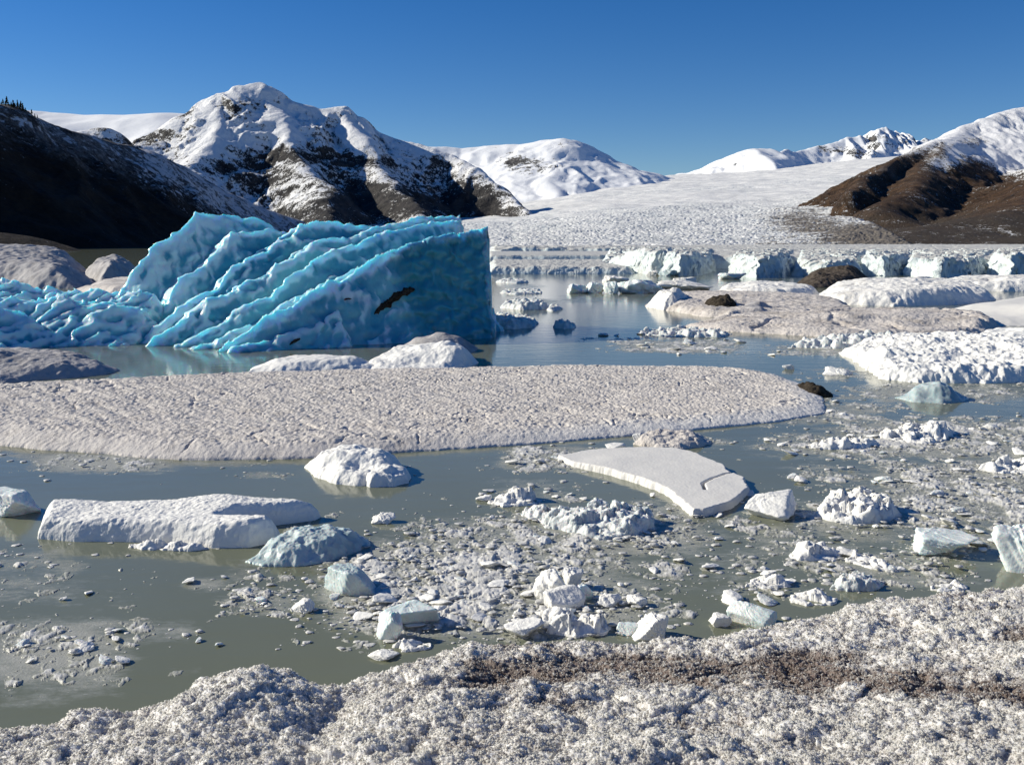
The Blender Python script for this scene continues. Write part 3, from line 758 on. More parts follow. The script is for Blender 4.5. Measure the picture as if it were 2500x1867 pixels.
def bank():
    U = np.concatenate([np.arange(-2400, -320, 8.0), np.arange(-320, 2830, 2.0), np.arange(2830, 5000, 8.0)])
    D = np.concatenate([np.linspace(1.0, 3.25, 30), np.exp(np.linspace(math.log(3.3), math.log(11.5), 760))])
    A, Dm = np.meshgrid((U - 1250) / FP, D)
    X = A * Dm; Y = Dm
    Z, s, tr, lump = bank_height(X, Y)
    cl = fbm(X / .55, Y / .55, 4, 91)
    px, py = proj(X, Y, Z)
    dirt = 1.25 * tr + 0.38 * ss(-.1, .5, cl) * ss(600, 1000, px) - 8 * lump * ss(300, 1100, px) - 3 * lump - 0.06 + .22 * ss(700, 1100, px)
    me = grid_mesh('ground', X, Y, Z, (s > -1.6) & (Z > -.6), {'dirt': dirt})
    tag(link('ground', me, M['bank']), kind='structure')
    # loose crystals lying in the surface
    rng = np.random.default_rng(5)
    N = 480000
    a = rng.uniform(-0.9, 0.9, N); d = 3.4 * (10.2 / 3.4) ** (rng.uniform(0, 1, N) ** 1.0)
    x = a * d; y = d
    z, s, tr, lump = bank_height(x, y)
    px, py = proj(x, y, z)
    ok = (s > -0.25) & (px > -900) & (px < 3400) & (py < 1960)
    x, y, z, tr, lump, px = x[ok], y[ok], z[ok], tr[ok], lump[ok], px[ok]
    n = len(x)
    base = np.array([(1, 0, 0), (-.5, .8, 0), (-.5, -.8, 0), (0.1, 0, 1.5), (0, .1, -1.0)])
    tri = np.array([(0, 1, 3), (1, 2, 3), (2, 0, 3), (1, 0, 4), (2, 1, 4), (0, 2, 4)])
    ang = rng.uniform(0, 2 * math.pi, n); tilt = rng.uniform(0, 1.3, n); az = rng.uniform(0, 2 * math.pi, n)
    r = (0.0036 + 0.009 * rng.uniform(0, 1, n) ** 3.0) * (0.6 + d[ok] * 0.085)
    c_, s_ = np.cos(ang), np.sin(ang)
    B = base[None] * rng.uniform(.7, 1.3, (n, 5, 1))
    bx = B[..., 0] * c_[:, None] - B[..., 1] * s_[:, None]; by = B[..., 0] * s_[:, None] + B[..., 1] * c_[:, None]; bz = B[..., 2]
    ct, st = np.cos(tilt)[:, None], np.sin(tilt)[:, None]
    bx, bz = bx * ct + bz * st, -bx * st + bz * ct
    ca, sa = np.cos(az)[:, None], np.sin(az)[:, None]
    bx, by = bx * ca - by * sa, bx * sa + by * ca
    V = np.stack([x[:, None] + bx * r[:, None], y[:, None] + by * r[:, None], z[:, None] + .7 * bz * r[:, None] + .15 * r[:, None]], -1).reshape(-1, 3)
    F = (tri[None] + (np.arange(n) * 5)[:, None, None]).reshape(-1, 3)
    me = mesh_np('ice_crystals', V, F)
    t = np.clip(rng.uniform(-.35, .25, n) + .10 * ss(600, 1100, px) - 6.0 * np.clip(lump, -.1, .1) * ss(300, 1100, px) + .95 * tr * rng.uniform(.2, 1, n) + .3 * ss(.0, .5, fbm(x / .55, y / .55, 4, 91)) * ss(600, 1000, px), 0, 1)
    at_ = me.attributes.new('tone', 'FLOAT', 'POINT'); at_.data.foreach_set('value', np.repeat(t, 5).astype(np.float32))
    o = link('ice_crystals', me, M['crystal'], smooth=False)
    tag(o, 'loose clear ice crystals covering the foreground ice bank', 'ice crystals', kind='stuff')
bank()

# ------------------------------------------------------------------ the long pebbled floe across the middle
def band_extra(X, Y, Z, dd):
    f1, f2, c = vor(X / .10 + .5 * fbm(X / .3, Y / .3, 3, 3), Y / .09 + .5 * fbm(X / .3, Y / .3, 3, 8), 3)
    g1, g2, c2 = vor(X / .065, Y / .06, 33)
    w_ = .35 * ss(-.02, .1, dd) + .65 * ss(.1, 1.0, dd)
    k1, k2, _ = vor(X / 6.5 + .35 * fbm(X / 2, Y / 2, 4, 81), Y / 5 + .5 * fbm(X / 2, Y / 2, 4, 82), 83)
    Z = Z - .07 * (1 - ss(0, .018, k2 - k1)) * ss(.1, .5, dd)
    st = fbm((X + Y * .8) / .5, (Y - X * .4) / 2.5, 3, 55)
    return Z + w_ * (0.022 * (.55 - f1 + .9 * (c - .5)) + 0.026 * (.5 - g1 + .9 * (c2 - .5)) + .045 * st + .05 * fbm(X / 1.8, Y / 1.2, 3, 56))
floe('ice_floe', 'very long grey pebble textured ice floe stretching across the middle of the lake', 'ice floe',
     [(-500, 1030), (0, 1088), (100, 1098), (250, 1108), (350, 1118), (450, 1124), (560, 1123), (750, 1120), (1000, 1104), (1300, 1085), (1500, 1068), (1700, 1050), (1900, 1030), (2012, 1010), (2014, 992), (2008, 970), (1975, 946), (1910, 925), (1800, 913), (1640, 908), (1300, 912), (900, 918), (600, 926), (0, 955), (-500, 975)],
     [(0, 1040, 1010), (500, 1060, 1035), (1000, 1050, 1028), (1500, 1020, 1003), (1900, 985, 972), (0, 955, 930), (600, 928, 904), (1000, 922, 898), (1400, 918, 892), (1750, 920, 897), (1950, 955, 942)],
     M['floe_pebble'], edge=0.95, p=2.0, warp=0.07, wsc=0.5, res=0.024, seed=61, extra=band_extra)
floe('dirt_mound', 'dark brown lump of dirt on the right tip of the long pebbled floe', 'dirt mound',
     oval(1946, 2018, 972, 949, 16, 4), [(1985, 962, 940)], M['rock'], edge=.5, p=1.8, layers=[('lump', .25, .1), ('fbm', .1, .05)], seed=4, world=True)

# ------------------------------------------------------------------ chunk meshes
def ico(n):
    import bmesh
    bm = bmesh.new(); bmesh.ops.create_icosphere(bm, subdivisions=n, radius=1)
    V = np.array([v.co[:] for v in bm.verts]); F = np.array([[v.index for v in f.verts] for f in bm.faces]); bm.free()
    return V, F
ICO = {k: ico(k) for k in (2, 3, 4, 5, 6)}
def chunk_verts(seed, sub=4, facets=11, flat=0.0, rough=0.06):
    V, F = ICO[sub]
    r = np.random.default_rng(seed)
    N = r.normal(size=(facets, 3)); N /= np.linalg.norm(N, axis=1)[:, None]
    Hh = r.uniform(.55, 1.0, facets)
    N = np.vstack([N, [[0.1 * r.normal(), .1 * r.normal(), 1]]]); Hh = np.append(Hh, 0.75 - .3 * flat)
    N /= np.linalg.norm(N, axis=1)[:, None]
    dot = np.maximum(V @ N.T, 0.02)
    rad = 1.0 / ((dot / Hh[None]) ** 18).sum(1) ** (1 / 18.)
    rad = np.minimum(rad, 1.5)
    nz = fbm(V[:, 0] * 2 + V[:, 2] * 1.3 + seed, V[:, 1] * 2 - V[:, 2] * 1.7, 5, seed)
    nz2 = fbm(V[:, 0] * 7 + V[:, 2] * 5 + seed, V[:, 1] * 7 - V[:, 2] * 6, 4, seed + 3)
    P = V * (rad * (1 + rough * 2 * nz + rough * nz2))[:, None]
    lo = P.min(0); hi = P.max(0)
    P = (P - (lo + hi) / 2) / ((hi - lo) / 2)
    return P, F
def chunk(name, label, cat, x0, x1, yb, yt, mat, seed, depth=0.9, sub=5, facets=10, rough=.06, tilt=0.0, rz=0.0, group=None, sink=.35, dscale=1.0, parent=None, base_z=0.0):
    P, F = chunk_verts(seed, sub, facets, 0, rough)
    (ax, ay) = gnd(x0, yb, base_z); (bx, by) = gnd(x1, yb, base_z)
    wd = float(bx - ax) / 2; dp = wd * depth
    cy = float(ay) + dp * .75
    hz = float(zfor(cy, yt)) - base_z
    c, s = math.cos(tilt), math.sin(tilt)
    P = np.stack([P[:, 0] * c - P[:, 2] * s, P[:, 1], P[:, 0] * s + P[:, 2] * c], -1)
    c, s = math.cos(rz), math.sin(rz)
    P = np.stack([P[:, 0] * c - P[:, 1] * s, P[:, 0] * s + P[:, 1] * c, P[:, 2]], -1)
    P = P / np.abs(P).max(0)
    full = hz / (1 - sink)
    Z = (P[:, 2] * .5 + .5) * full - full * sink
    kx = cy / float(ay)
    V = np.stack([P[:, 0] * wd * kx, P[:, 1] * dp, Z], -1)
    me = mesh_np(name, V, F)
    o = link(name, me, mat, parent)
    o.location = ((float(ax) + float(bx)) / 2 * kx, cy, base_z)
    return tag(o, label, cat, group)

# ------------------------------------------------------------------ far ice: tabular floes and the cliffed shelf
def quad(x0, x1, yb, yk, bow=0.0):
    """outline of a slab: front waterline yb, back waterline yk, x range at the front"""
    xs = np.linspace(x0, x1, 7)
    fr = [(float(x), yb + bow * math.sin(math.pi * i / 6)) for i, x in enumerate(xs)]
    return fr + [(float(x), yk) for x in xs[::-1]]
CL = [('ridge', 2.5, .55), ('fbm', 0.9, .25), ('crack', 4, .3)]
floe('ice_cliff', 'thin dark fronted ice wall at the foot of the glacier behind the iceberg', 'ice cliff',
     quad(1205, 1610, 621, 614), [(1250, 620, 604), (1400, 619, 605), (1560, 619, 606)], M['cliff'], edge=1.2, p=3, warp=3, wsc=9, layers=[('ridge', 8, 1.2), ('lump', 5, .7)], res=.5, seed=70)
floe('ice_floe', 'flat thin tabular floe, farther of the two beside the iceberg', 'ice floe',
     quad(1190, 1640, 635, 622), [(1300, 632, 621), (1500, 632, 620)], M['cliff'], edge=1.2, p=1.6, warp=1, wsc=6, layers=[('fbm', 3, .1), ('fbm', .8, .1)], seed=71)
floe('ice_floe', 'flat tabular floe with fluted pale front just right of the iceberg', 'ice floe',
     quad(1195, 1548, 669, 645), [(1250, 664, 648), (1400, 664, 648), (1530, 664, 650), (1400, 648, 636)], M['cliff'], edge=1.1, p=1.5, warp=.35, wsc=3, layers=[('scal', 1.4, .3), ('fbm', .5, .1)], push=.3, psc=1.2, res=.08, seed=72)
floe('ice_shelf', 'broad flat ice shelf reaching back to the brown hill', 'ice shelf',
     [(1545, 655), (1570, 666), (1640, 667), (1715, 668), (1735, 656), (1785, 656), (1800, 670), (1905, 673), (1920, 660), (1945, 660), (1960, 670), (2100, 671), (2112, 667), (2210, 669), (2225, 670), (2400, 672), (2425, 669), (2600, 671), (2900, 660), (2700, 612), (2200, 609), (1700, 609), (1520, 614), (1500, 630)],
     [(1600, 650, 618), (1800, 650, 619), (2000, 650, 620), (2300, 650, 619), (2500, 650, 620), (1700, 612, 600), (2200, 612, 598), (2600, 615, 598)], M['cliff'],
     edge=1.8, p=2.2, warp=.9, wsc=6, layers=[('fbm', 12, .4), ('ridge', 6, .4), ('scal', 2.2, .3), ('fbm', 1, .2)], res=.2, seed=73, push=.9, psc=2.5)
BLK = [
    ('ice block with a brown slope falling to its left end beside the flat floes', [(1460, 655), (1530, 665), (1590, 670), (1645, 670), (1660, 650), (1640, 636), (1560, 634), (1490, 640)], [(1480, 655, 642), (1540, 660, 627), (1590, 663, 607), (1640, 664, 607), (1620, 645, 606)]),
    ('rounded striped ice block between the brown sloped block and a shaded cave', [(1600, 669), (1660, 674), (1715, 672), (1745, 662), (1745, 640), (1640, 640), (1605, 650)], [(1630, 666, 624), (1670, 668, 613), (1725, 666, 624), (1690, 650, 611)]),
    ('long arched ice block with a dark hollow left of the dirt pile', [(1780, 673), (1850, 679), (1915, 677), (1935, 664), (1945, 642), (1830, 640), (1785, 655)], [(1800, 668, 632), (1850, 672, 619), (1910, 668, 617), (1920, 650, 614)]),
    ('weathered ice block behind the dirt pile', [(1935, 674), (2020, 679), (2100, 675), (2125, 655), (2120, 640), (1950, 640)], [(1960, 668, 628), (2030, 670, 634), (2090, 664, 619), (2050, 648, 614)]),
    ('blue shaded ice block right of the dirt pile', [(2095, 671), (2160, 674), (2225, 671), (2235, 645), (2110, 640)], [(2120, 665, 619), (2200, 665, 620), (2170, 648, 614)]),
    ('wide ice block with brown stained brow near the frame edge', [(2205, 673), (2300, 678), (2395, 675), (2430, 660), (2430, 640), (2220, 638)], [(2230, 666, 623), (2300, 668, 629), (2380, 668, 627), (2400, 660, 621), (2320, 648, 614)]),
    ('smooth rounded ice block at the right end of the shelf', [(2405, 674), (2470, 678), (2560, 675), (2640, 660), (2620, 640), (2430, 640)], [(2430, 666, 626), (2480, 668, 612), (2560, 666, 614), (2520, 648, 610)]),
]
for i, (lb, po, ct) in enumerate(BLK):
    floe('ice_block', lb, 'ice block', po, ct, M['cliff'], edge=1.3, p=2.0, warp=.6, wsc=4.0, layers=[('fbm', 3.0, .5), ('scal', 1.7, .4), ('crack', 3.5, .35), ('fbm', .5, .12)], push=.8, psc=1.6, res=.10, seed=80 + i, group='ice blocks along the front of the ice shelf')
floe('dirt_mound', 'dark brown gravel pile with two peaks in front of the ice shelf', 'dirt mound',
     [(1935, 698), (1985, 703), (2060, 701), (2120, 694), (2128, 686), (2080, 678), (2000, 680), (1950, 688)], [(1950, 695, 690), (1990, 695, 665), (2012, 692, 672), (2055, 690, 650), (2075, 688, 648), (2110, 690, 672), (2030, 692, 664)],
     M['dirt'], edge=2.2, p=1.6, warp=.3, wsc=1.5, layers=[('ridge', 1.0, .25), ('fbm', .4, .12)], res=.09, seed=90)
# mid distance, right
SN = [('fbm', 1.6, .16), ('lump', .6, .07), ('fbm', .35, .06)]
floe('snow_mound', 'bright broad snow mound in front of the dirt pile', 'snow mound',
     [(1960, 738), (2050, 744), (2180, 748), (2300, 746), (2400, 740), (2430, 732), (2380, 715), (2200, 708), (2080, 714), (2000, 726)], [(2000, 735, 722), (2080, 735, 700), (2150, 730, 684), (2220, 730, 681), (2300, 735, 692), (2380, 735, 715)],
     M['snow_far'], edge=1.6, p=2.2, warp=.4, wsc=2, layers=SN, seed=91)
floe('snow_mound', 'low snow lumps between the dirt pile and the arch ended floe', 'snow mound',
     [(1742, 726), (1800, 733), (1900, 735), (1990, 732), (2000, 722), (1930, 710), (1830, 708), (1760, 712)], [(1760, 722, 700), (1790, 726, 705), (1850, 726, 693), (1920, 728, 702), (1975, 728, 702)],
     M['snow_far'], edge=1.2, p=2.2, warp=.4, wsc=1.2, layers=SN, seed=92)
floe('snow_mound', 'snow bank with a shaded lump at the far right edge', 'snow mound',
     [(2270, 705), (2350, 710), (2450, 712), (2620, 712), (2620, 694), (2450, 690), (2330, 692)], [(2300, 704, 690), (2360, 704, 678), (2420, 707, 690), (2455, 707, 676), (2540, 706, 686)],
     M['snow_far'], edge=1.4, p=2.2, warp=.4, wsc=2, layers=SN, seed=93)
floe('ice_floe', 'flat smooth pale floe cut by the right edge beside the pebbled floes', 'ice floe',
     [(2255, 775), (2330, 790), (2420, 796), (2600, 798), (2700, 770), (2600, 735), (2460, 735), (2350, 752)], [(2280, 775, 768), (2400, 785, 772), (2500, 770, 738), (2560, 780, 742), (2400, 755, 743)],
     M['floe_smooth'], edge=2.0, p=1.8, warp=.2, wsc=2, layers=[('fbm', 2, .05)], seed=94)
floe('ice_floe', 'pinkish grey floe with a striped white rounded left end', 'ice floe',
     [(1576, 748), (1620, 756), (1700, 772), (1780, 778), (1880, 776), (2000, 772), (2100, 768), (2060, 748), (1950, 738), (1800, 730), (1680, 728), (1600, 735)],
     [(1590, 748, 738), (1660, 752, 728), (1720, 762, 744), (1760, 764, 746), (1850, 766, 748), (1800, 745, 715), (1900, 745, 718), (1750, 770, 752), (1900, 768, 752), (2030, 760, 742)],
     M['snow_pink'], edge=1.0, p=2.2, warp=.4, wsc=1.5, layers=[('fbm', 1.2, .1), ('ridge', 1, .1), ('fbm', .25, .05)], seed=95)
floe('snow_mound', 'cream white striped rounded ice lump on the left end of the pinkish grey floe', 'snow mound',
     [(1578, 750), (1620, 757), (1665, 757), (1690, 748), (1680, 738), (1610, 738)], [(1592, 748, 730), (1620, 750, 708), (1650, 750, 702), (1675, 748, 712)],
     M['snow_far'], edge=1.0, p=2, warp=.2, wsc=.8, layers=[('ridge', .5, .14), ('fbm', .2, .05)], res=.05, seed=195)
floe('dirt_mound', 'black dirt patch lying on the pinkish grey floe', 'dirt mound',
     [(1694, 762), (1740, 768), (1800, 769), (1812, 760), (1790, 750), (1740, 748)], [(1715, 762, 744), (1750, 763, 728), (1775, 762, 722), (1800, 762, 738)],
     M['rock'], edge=.9, p=1.6, warp=.25, wsc=.6, layers=[('lump', .4, .15), ('fbm', .2, .08)], res=.05, seed=96)
floe('snow_mound', 'small grey rounded lump right of the black dirt patch', 'snow mound',
     [(1795, 770), (1830, 776), (1880, 776), (1890, 766), (1850, 757), (1810, 760)], [(1820, 768, 745), (1850, 768, 736), (1875, 770, 752)],
     M['snow_grey'], edge=.8, p=2, warp=.15, wsc=.8, layers=[('fbm', .4, .06)], res=.06, seed=97)
floe('ice_floe', 'long low dirty floe with a shaded dark right end', 'ice floe',
     [(1672, 798), (1720, 806), (1850, 814), (2000, 822), (2150, 826), (2300, 824), (2400, 818), (2440, 806), (2420, 790), (2300, 778), (2100, 775), (1900, 778), (1750, 785)],
     [(1700, 798, 788), (1850, 800, 776), (2050, 800, 764), (2200, 800, 762), (2350, 798, 765), (2405, 802, 770), (1850, 810, 800), (2100, 815, 800), (2300, 815, 800)],
     M['snow_pink'], edge=.9, p=2.2, warp=.3, wsc=1.5, layers=[('fbm', 1.5, .08), ('crack', 4, .12), ('lump', .25, .035), ('fbm', .2, .04)], res=.05, seed=98)
floe('snow_floe', 'large bright white lumpy snow floe cut by the right edge', 'snow floe',
     [(2050, 862), (2090, 885), (2150, 925), (2240, 935), (2400, 936), (2650, 934), (2650, 880), (2500, 868), (2300, 850), (2180, 845), (2100, 850)],
     [(2070, 864, 846), (2120, 885, 850), (2160, 900, 850), (2240, 880, 826), (2330, 880, 832), (2430, 890, 828), (2550, 890, 830), (2200, 920, 890), (2400, 922, 890)],
     M['snow'], edge=.7, p=2.3, warp=.25, wsc=.7, layers=[('fbm', 1.2, .18), ('scal', .45, .16), ('ridge', .5, .1), ('fbm', .15, .05)], res=.032, seed=99)
floe('snow_floe', 'white snow floe behind the large lumpy one at the right edge', 'snow floe',
     [(2345, 842), (2420, 850), (2620, 855), (2620, 835), (2500, 828), (2400, 830)], [(2370, 842, 822), (2420, 842, 812), (2500, 842, 806), (2580, 845, 810)],
     M['snow'], edge=.8, p=2.3, warp=.25, wsc=.8, layers=[('fbm', 1, .15), ('scal', .5, .12)], seed=100)
floe('ice_floe', 'narrow strip of broken ice left of the large white snow floe', 'ice floe',
     [(1925, 848), (1990, 850), (2080, 852), (2180, 846), (2200, 836), (2120, 830), (2000, 838)], [(1935, 847, 836), (2000, 846, 838), (2100, 843, 828), (2170, 840, 824)],
     M['chunk'], edge=.3, p=2, warp=.4, wsc=.7, layers=[('lump', .5, .25), ('lump', .2, .12)], res=.04, seed=101)
# cluster of blocks in mid water
for i, (lb, x0, x1, yb, yt, dp, mt) in enumerate([
        ('grey ice block at the left end of the mid water cluster', 1384, 1442, 717, 692, .9, 'block'),
        ('peaked white ice block, second from left in the mid water cluster', 1426, 1480, 716, 688, .8, 'block'),
        ('narrow rounded ice block in the middle of the mid water cluster', 1472, 1512, 718, 686, 1.2, 'block'),
        ('long smooth humped ice block in the mid water cluster', 1502, 1622, 717, 681, .7, 'block'),
        ('white snowy ice block at the back of the mid water cluster', 1470, 1535, 694, 672, .8, 'snow_far'),
        ('long low snowy block right of the mid water cluster', 1590, 1735, 708, 684, .6, 'snow_far'),
        ('small pale ice chunk near the foot of the shelf', 1576, 1612, 673, 659, 1, 'snow_far'),
        ('small blue ice chunk under the striped shelf block', 1606, 1655, 674, 658, .9, 'clear'),
        ('ridged grey ice chunk under the arched shelf block', 1752, 1822, 682, 666, .5, 'block'),
        ('small snowy block between cluster and shelf', 1640, 1700, 694, 676, .7, 'snow_far'),
        ('low bright ice chunk right of the dirt pile', 2200, 2300, 686, 674, .4, 'snow_far')]):
    chunk('ice_block', lb, 'ice block', x0, x1, yb, yt, M[mt], 200 + i, depth=dp, facets=7 + i % 4, rough=.15)
# left side
floe('snow_mound', 'large grey snow covered ice mound at the left edge below the dark hill', 'snow mound',
     [(-200, 700), (0, 702), (90, 704), (180, 704), (235, 696), (225, 680), (120, 668), (-100, 664)], [(-100, 685, 600), (0, 685, 594), (60, 685, 598), (130, 685, 606), (180, 688, 622), (215, 690, 642), (40, 700, 640), (120, 700, 640)],
     M['snow_grey'], edge=4.5, p=1.9, warp=.6, wsc=3, layers=[('ridge', 3, .4), ('fbm', .8, .15)], seed=110)
floe('snow_mound', 'smaller grey rounded ice mound between the left mound and the iceberg', 'snow mound',
     [(190, 690), (240, 697), (300, 696), (345, 690), (345, 676), (290, 668), (220, 672)], [(215, 685, 652), (250, 685, 628), (285, 684, 622), (320, 686, 636)],
     M['snow_grey'], edge=2.6, p=1.9, warp=.4, wsc=1.5, layers=[('lump', .8, .2), ('fbm', .4, .12)], seed=111)
floe('ice_floe', 'low tan ice floe behind the left arm of the iceberg', 'ice floe',
     [(160, 722), (260, 730), (400, 730), (400, 705), (280, 700)], [(200, 718, 702), (280, 716, 684), (340, 714, 676)], M['snow_pink'], edge=1.5, p=1.8, layers=[('fbm', 1, .08)], seed=112)
floe('snow_mound', 'smooth grey ice hump at the left edge beside the pebbled floe', 'snow mound',
     [(-250, 945), (0, 938), (80, 930), (180, 922), (260, 914), (292, 905), (240, 892), (120, 884), (0, 884), (-250, 900)], [(-100, 915, 870), (0, 912, 852), (60, 908, 862), (120, 905, 862), (165, 905, 862), (220, 904, 876), (265, 903, 890), (20, 930, 905)],
     M['snow_grey'], edge=.9, p=2, warp=.25, wsc=1.5, layers=[('ridge', 1.4, .12), ('fbm', .3, .05)], seed=113)
floe('snow_mound', 'low frosted ridge of ice behind the pebbled floe, left of the crested mound', 'snow mound',
     [(600, 912), (700, 912), (860, 908), (930, 902), (920, 893), (820, 888), (700, 888), (620, 900)], [(640, 905, 892), (690, 902, 876), (780, 900, 872), (860, 900, 872), (900, 900, 885)],
     M['snow'], edge=.7, p=2, warp=.2, wsc=1, layers=[('fbm', .8, .06), ('fbm', .2, .03)], seed=114)
floe('snow_mound', 'snow mound with a sharp crest and streaked shaded side below the iceberg', 'snow mound',
     [(860, 906), (1000, 908), (1090, 905), (1150, 896), (1166, 886), (1140, 872), (1040, 866), (960, 874), (890, 892)], [(880, 903, 900), (930, 897, 880), (980, 892, 862), (1040, 888, 846), (1092, 888, 833), (1110, 890, 845), (1140, 888, 852), (1155, 888, 868), (1060, 903, 890), (1000, 904, 895)],
     M['snow'], edge=.5, p=1.8, warp=.15, wsc=1, layers=[('fbm', 1, .1), ('fbm', .2, .04)], res=.03, seed=115, power=3.0)
floe('snow_mound', 'shaded blue grey snow hump directly behind the crested mound', 'snow mound',
     [(950, 866), (1050, 868), (1150, 862), (1170, 852), (1080, 846), (980, 852)], [(980, 860, 846), (1040, 856, 824), (1075, 856, 812), (1120, 857, 822), (1150, 857, 840)],
     M['snow_grey'], edge=.9, p=2, warp=.15, wsc=1, layers=[('fbm', .6, .06)], seed=116)
LOW = [('plate', .6, .22), ('plate', .25, .12), ('fbm', .2, .05)]
for i, (lb, po, ct) in enumerate([
        ('jagged pale blue ice rubble in the water right of the iceberg wall', [(1222, 752), (1280, 757), (1335, 755), (1332, 746), (1290, 741), (1230, 745)], [(1240, 750, 742), (1290, 751, 734), (1320, 750, 736)]),
        ('low blue rubble tongue at the foot of the iceberg wall', [(1205, 800), (1250, 804), (1300, 800), (1312, 790), (1270, 780), (1212, 776)], [(1220, 796, 778), (1255, 794, 780), (1295, 795, 786)]),
        ('small white ice piece at the edge of the iceberg shadow', [(1348, 800), (1375, 804), (1405, 800), (1402, 794), (1360, 793)], [(1370, 799, 788), (1390, 799, 791)]),
        ('thin ice sliver right of the pale blue rubble', [(1335, 757), (1350, 760), (1372, 757), (1366, 751), (1340, 752)], [(1353, 756, 749)]),
        ('long thin broken ice strip in the channel right of the iceberg', [(1218, 716), (1260, 719), (1322, 717), (1318, 711), (1240, 710)], [(1250, 715, 711), (1300, 715, 711)]),
        ('thin floating ice strip nearest the fluted tabular floe', [(1212, 690), (1260, 692), (1290, 690), (1270, 685), (1220, 685)], [(1245, 689, 685)]),
        ('low ice crust alongside the long dirty floe', [(1560, 816), (1640, 822), (1760, 824), (1780, 816), (1700, 808), (1590, 808)], [(1620, 816, 809), (1720, 817, 809)])]):
    floe('rubble_floe', lb, 'rubble floe', po, ct, M['chunk'], edge=.3, p=2, warp=.35, wsc=.7, layers=LOW, seed=230 + i, push=.12, psc=.3)

# ------------------------------------------------------------------ near floes
PEB = [('fbm', .7, .06), ('lump', .12, .03), ('fbm', .06, .018)]
floe('ice_floe', 'white domed ice floe below the middle of the pebbled floe', 'ice floe',
     [(746, 1142), (770, 1165), (820, 1182), (880, 1186), (930, 1182), (975, 1160), (985, 1140), (930, 1125), (840, 1118), (770, 1125)],
     [(765, 1140, 1118), (790, 1152, 1110), (830, 1156, 1102), (870, 1156, 1100), (920, 1152, 1102), (960, 1150, 1116), (860, 1135, 1094), (910, 1134, 1098), (880, 1172, 1150), (800, 1165, 1140)],
     M['snow'], edge=.35, p=2.2, warp=.06, wsc=.4, layers=PEB, seed=120)
floe('ice_floe', 'small broken floe piece against the right side of the white domed floe', 'ice floe',
     [(890, 1182), (900, 1189), (960, 1188), (1000, 1178), (1005, 1165), (960, 1156), (905, 1165)], [(905, 1180, 1152), (945, 1175, 1138), (985, 1172, 1150), (960, 1180, 1160)],
     M['snow'], edge=.15, p=2.5, warp=.06, wsc=.3, layers=PEB, seed=121)
def crack_extra(X, Y, Z, dd):
    P = [tuple(float(v) for v in gnd(*q, .1)) for q in [(1822, 1150), (1770, 1158), (1738, 1170), (1716, 1183), (1722, 1198)]]
    d = np.full(X.shape, 9.)
    for (ax, ay), (bx, by) in zip(P[:-1], P[1:]):
        t = np.clip(((X - ax) * (bx - ax) + (Y - ay) * (by - ay)) / ((bx - ax) ** 2 + (by - ay) ** 2), 0, 1)
        d = np.minimum(d, np.hypot(X - ax - t * (bx - ax), Y - ay - t * (by - ay)))
    d = d + .012 * fbm(X / .08, Y / .08, 3, 4)
    return Z - .2 * (1 - ss(.018, .036, d)) * (dd > -.1)
floe('ice_floe', 'flat smooth pale floe with a short crack near its right edge', 'ice floe',
     [(1360, 1122), (1400, 1140), (1480, 1158), (1560, 1182), (1620, 1205), (1660, 1235), (1688, 1262), (1720, 1262), (1790, 1240), (1830, 1205), (1818, 1178), (1775, 1160), (1768, 1146), (1720, 1128), (1690, 1112), (1640, 1104), (1560, 1102), (1440, 1108)],
     [(1400, 1125, 1116), (1500, 1140, 1126), (1650, 1190, 1174), (1750, 1200, 1186), (1600, 1110, 1099), (1800, 1190, 1178), (1700, 1240, 1224)],
     M['floe_smooth'], edge=.05, p=3, warp=.05, wsc=.25, layers=[('fbm', .8, .012), ('fbm', .05, .004)], res=.016, seed=122, extra=crack_extra)
floe('ice_floe', 'small floe with brown dirt on top touching the pebbled floe', 'ice floe',
     [(1548, 1085), (1600, 1096), (1660, 1098), (1710, 1092), (1738, 1082), (1715, 1070), (1640, 1066), (1570, 1070)], [(1560, 1082, 1062), (1620, 1082, 1060), (1680, 1080, 1058), (1715, 1080, 1070), (1640, 1094, 1084)],
     M['snow_pink'], edge=.25, p=2, warp=.08, wsc=.3, layers=[('lump', .2, .06), ('fbm', .08, .03)], seed=123)
chunk('ice_chunk', 'white ice chunk at the left end of the small brown topped floe', 'ice chunk', 1543, 1572, 1082, 1056, M['snow'], 240, rough=.08)
chunk('ice_chunk', 'small flat white chunk left of the small brown topped floe', 'ice chunk', 1476, 1530, 1101, 1083, M['snow'], 241, depth=.7, rough=.06)
# the forked log shaped floe
floe('ice_floe', 'long thick white log shaped floe with a forked right end', 'ice floe',
     [(92, 1315), (180, 1322), (300, 1322), (420, 1326), (520, 1338), (610, 1336), (676, 1322), (686, 1311), (640, 1304), (552, 1300), (600, 1289), (700, 1279), (770, 1270), (784, 1262), (700, 1256), (560, 1256), (400, 1260), (200, 1262), (110, 1266), (100, 1285)],
     [(110, 1300, 1250), (115, 1272, 1222), (200, 1300, 1256), (200, 1270, 1224), (350, 1305, 1262), (350, 1270, 1228), (500, 1320, 1274), (600, 1322, 1268), (660, 1315, 1262), (520, 1270, 1216), (600, 1264, 1214), (700, 1266, 1220), (765, 1264, 1222)],
     M['snow'], edge=.22, p=2.4, warp=.03, wsc=.6, push=.03, psc=.12, layers=[('fbm', .8, .05), ('lump', .09, .010), ('fbm', .06, .012)], res=.014, seed=124)
chunk('ice_block', 'blue white ice block cut by the left edge beside the log floe', 'ice block', -60, 102, 1262, 1194, M['block'], 242, depth=.8, sub=6, facets=8)
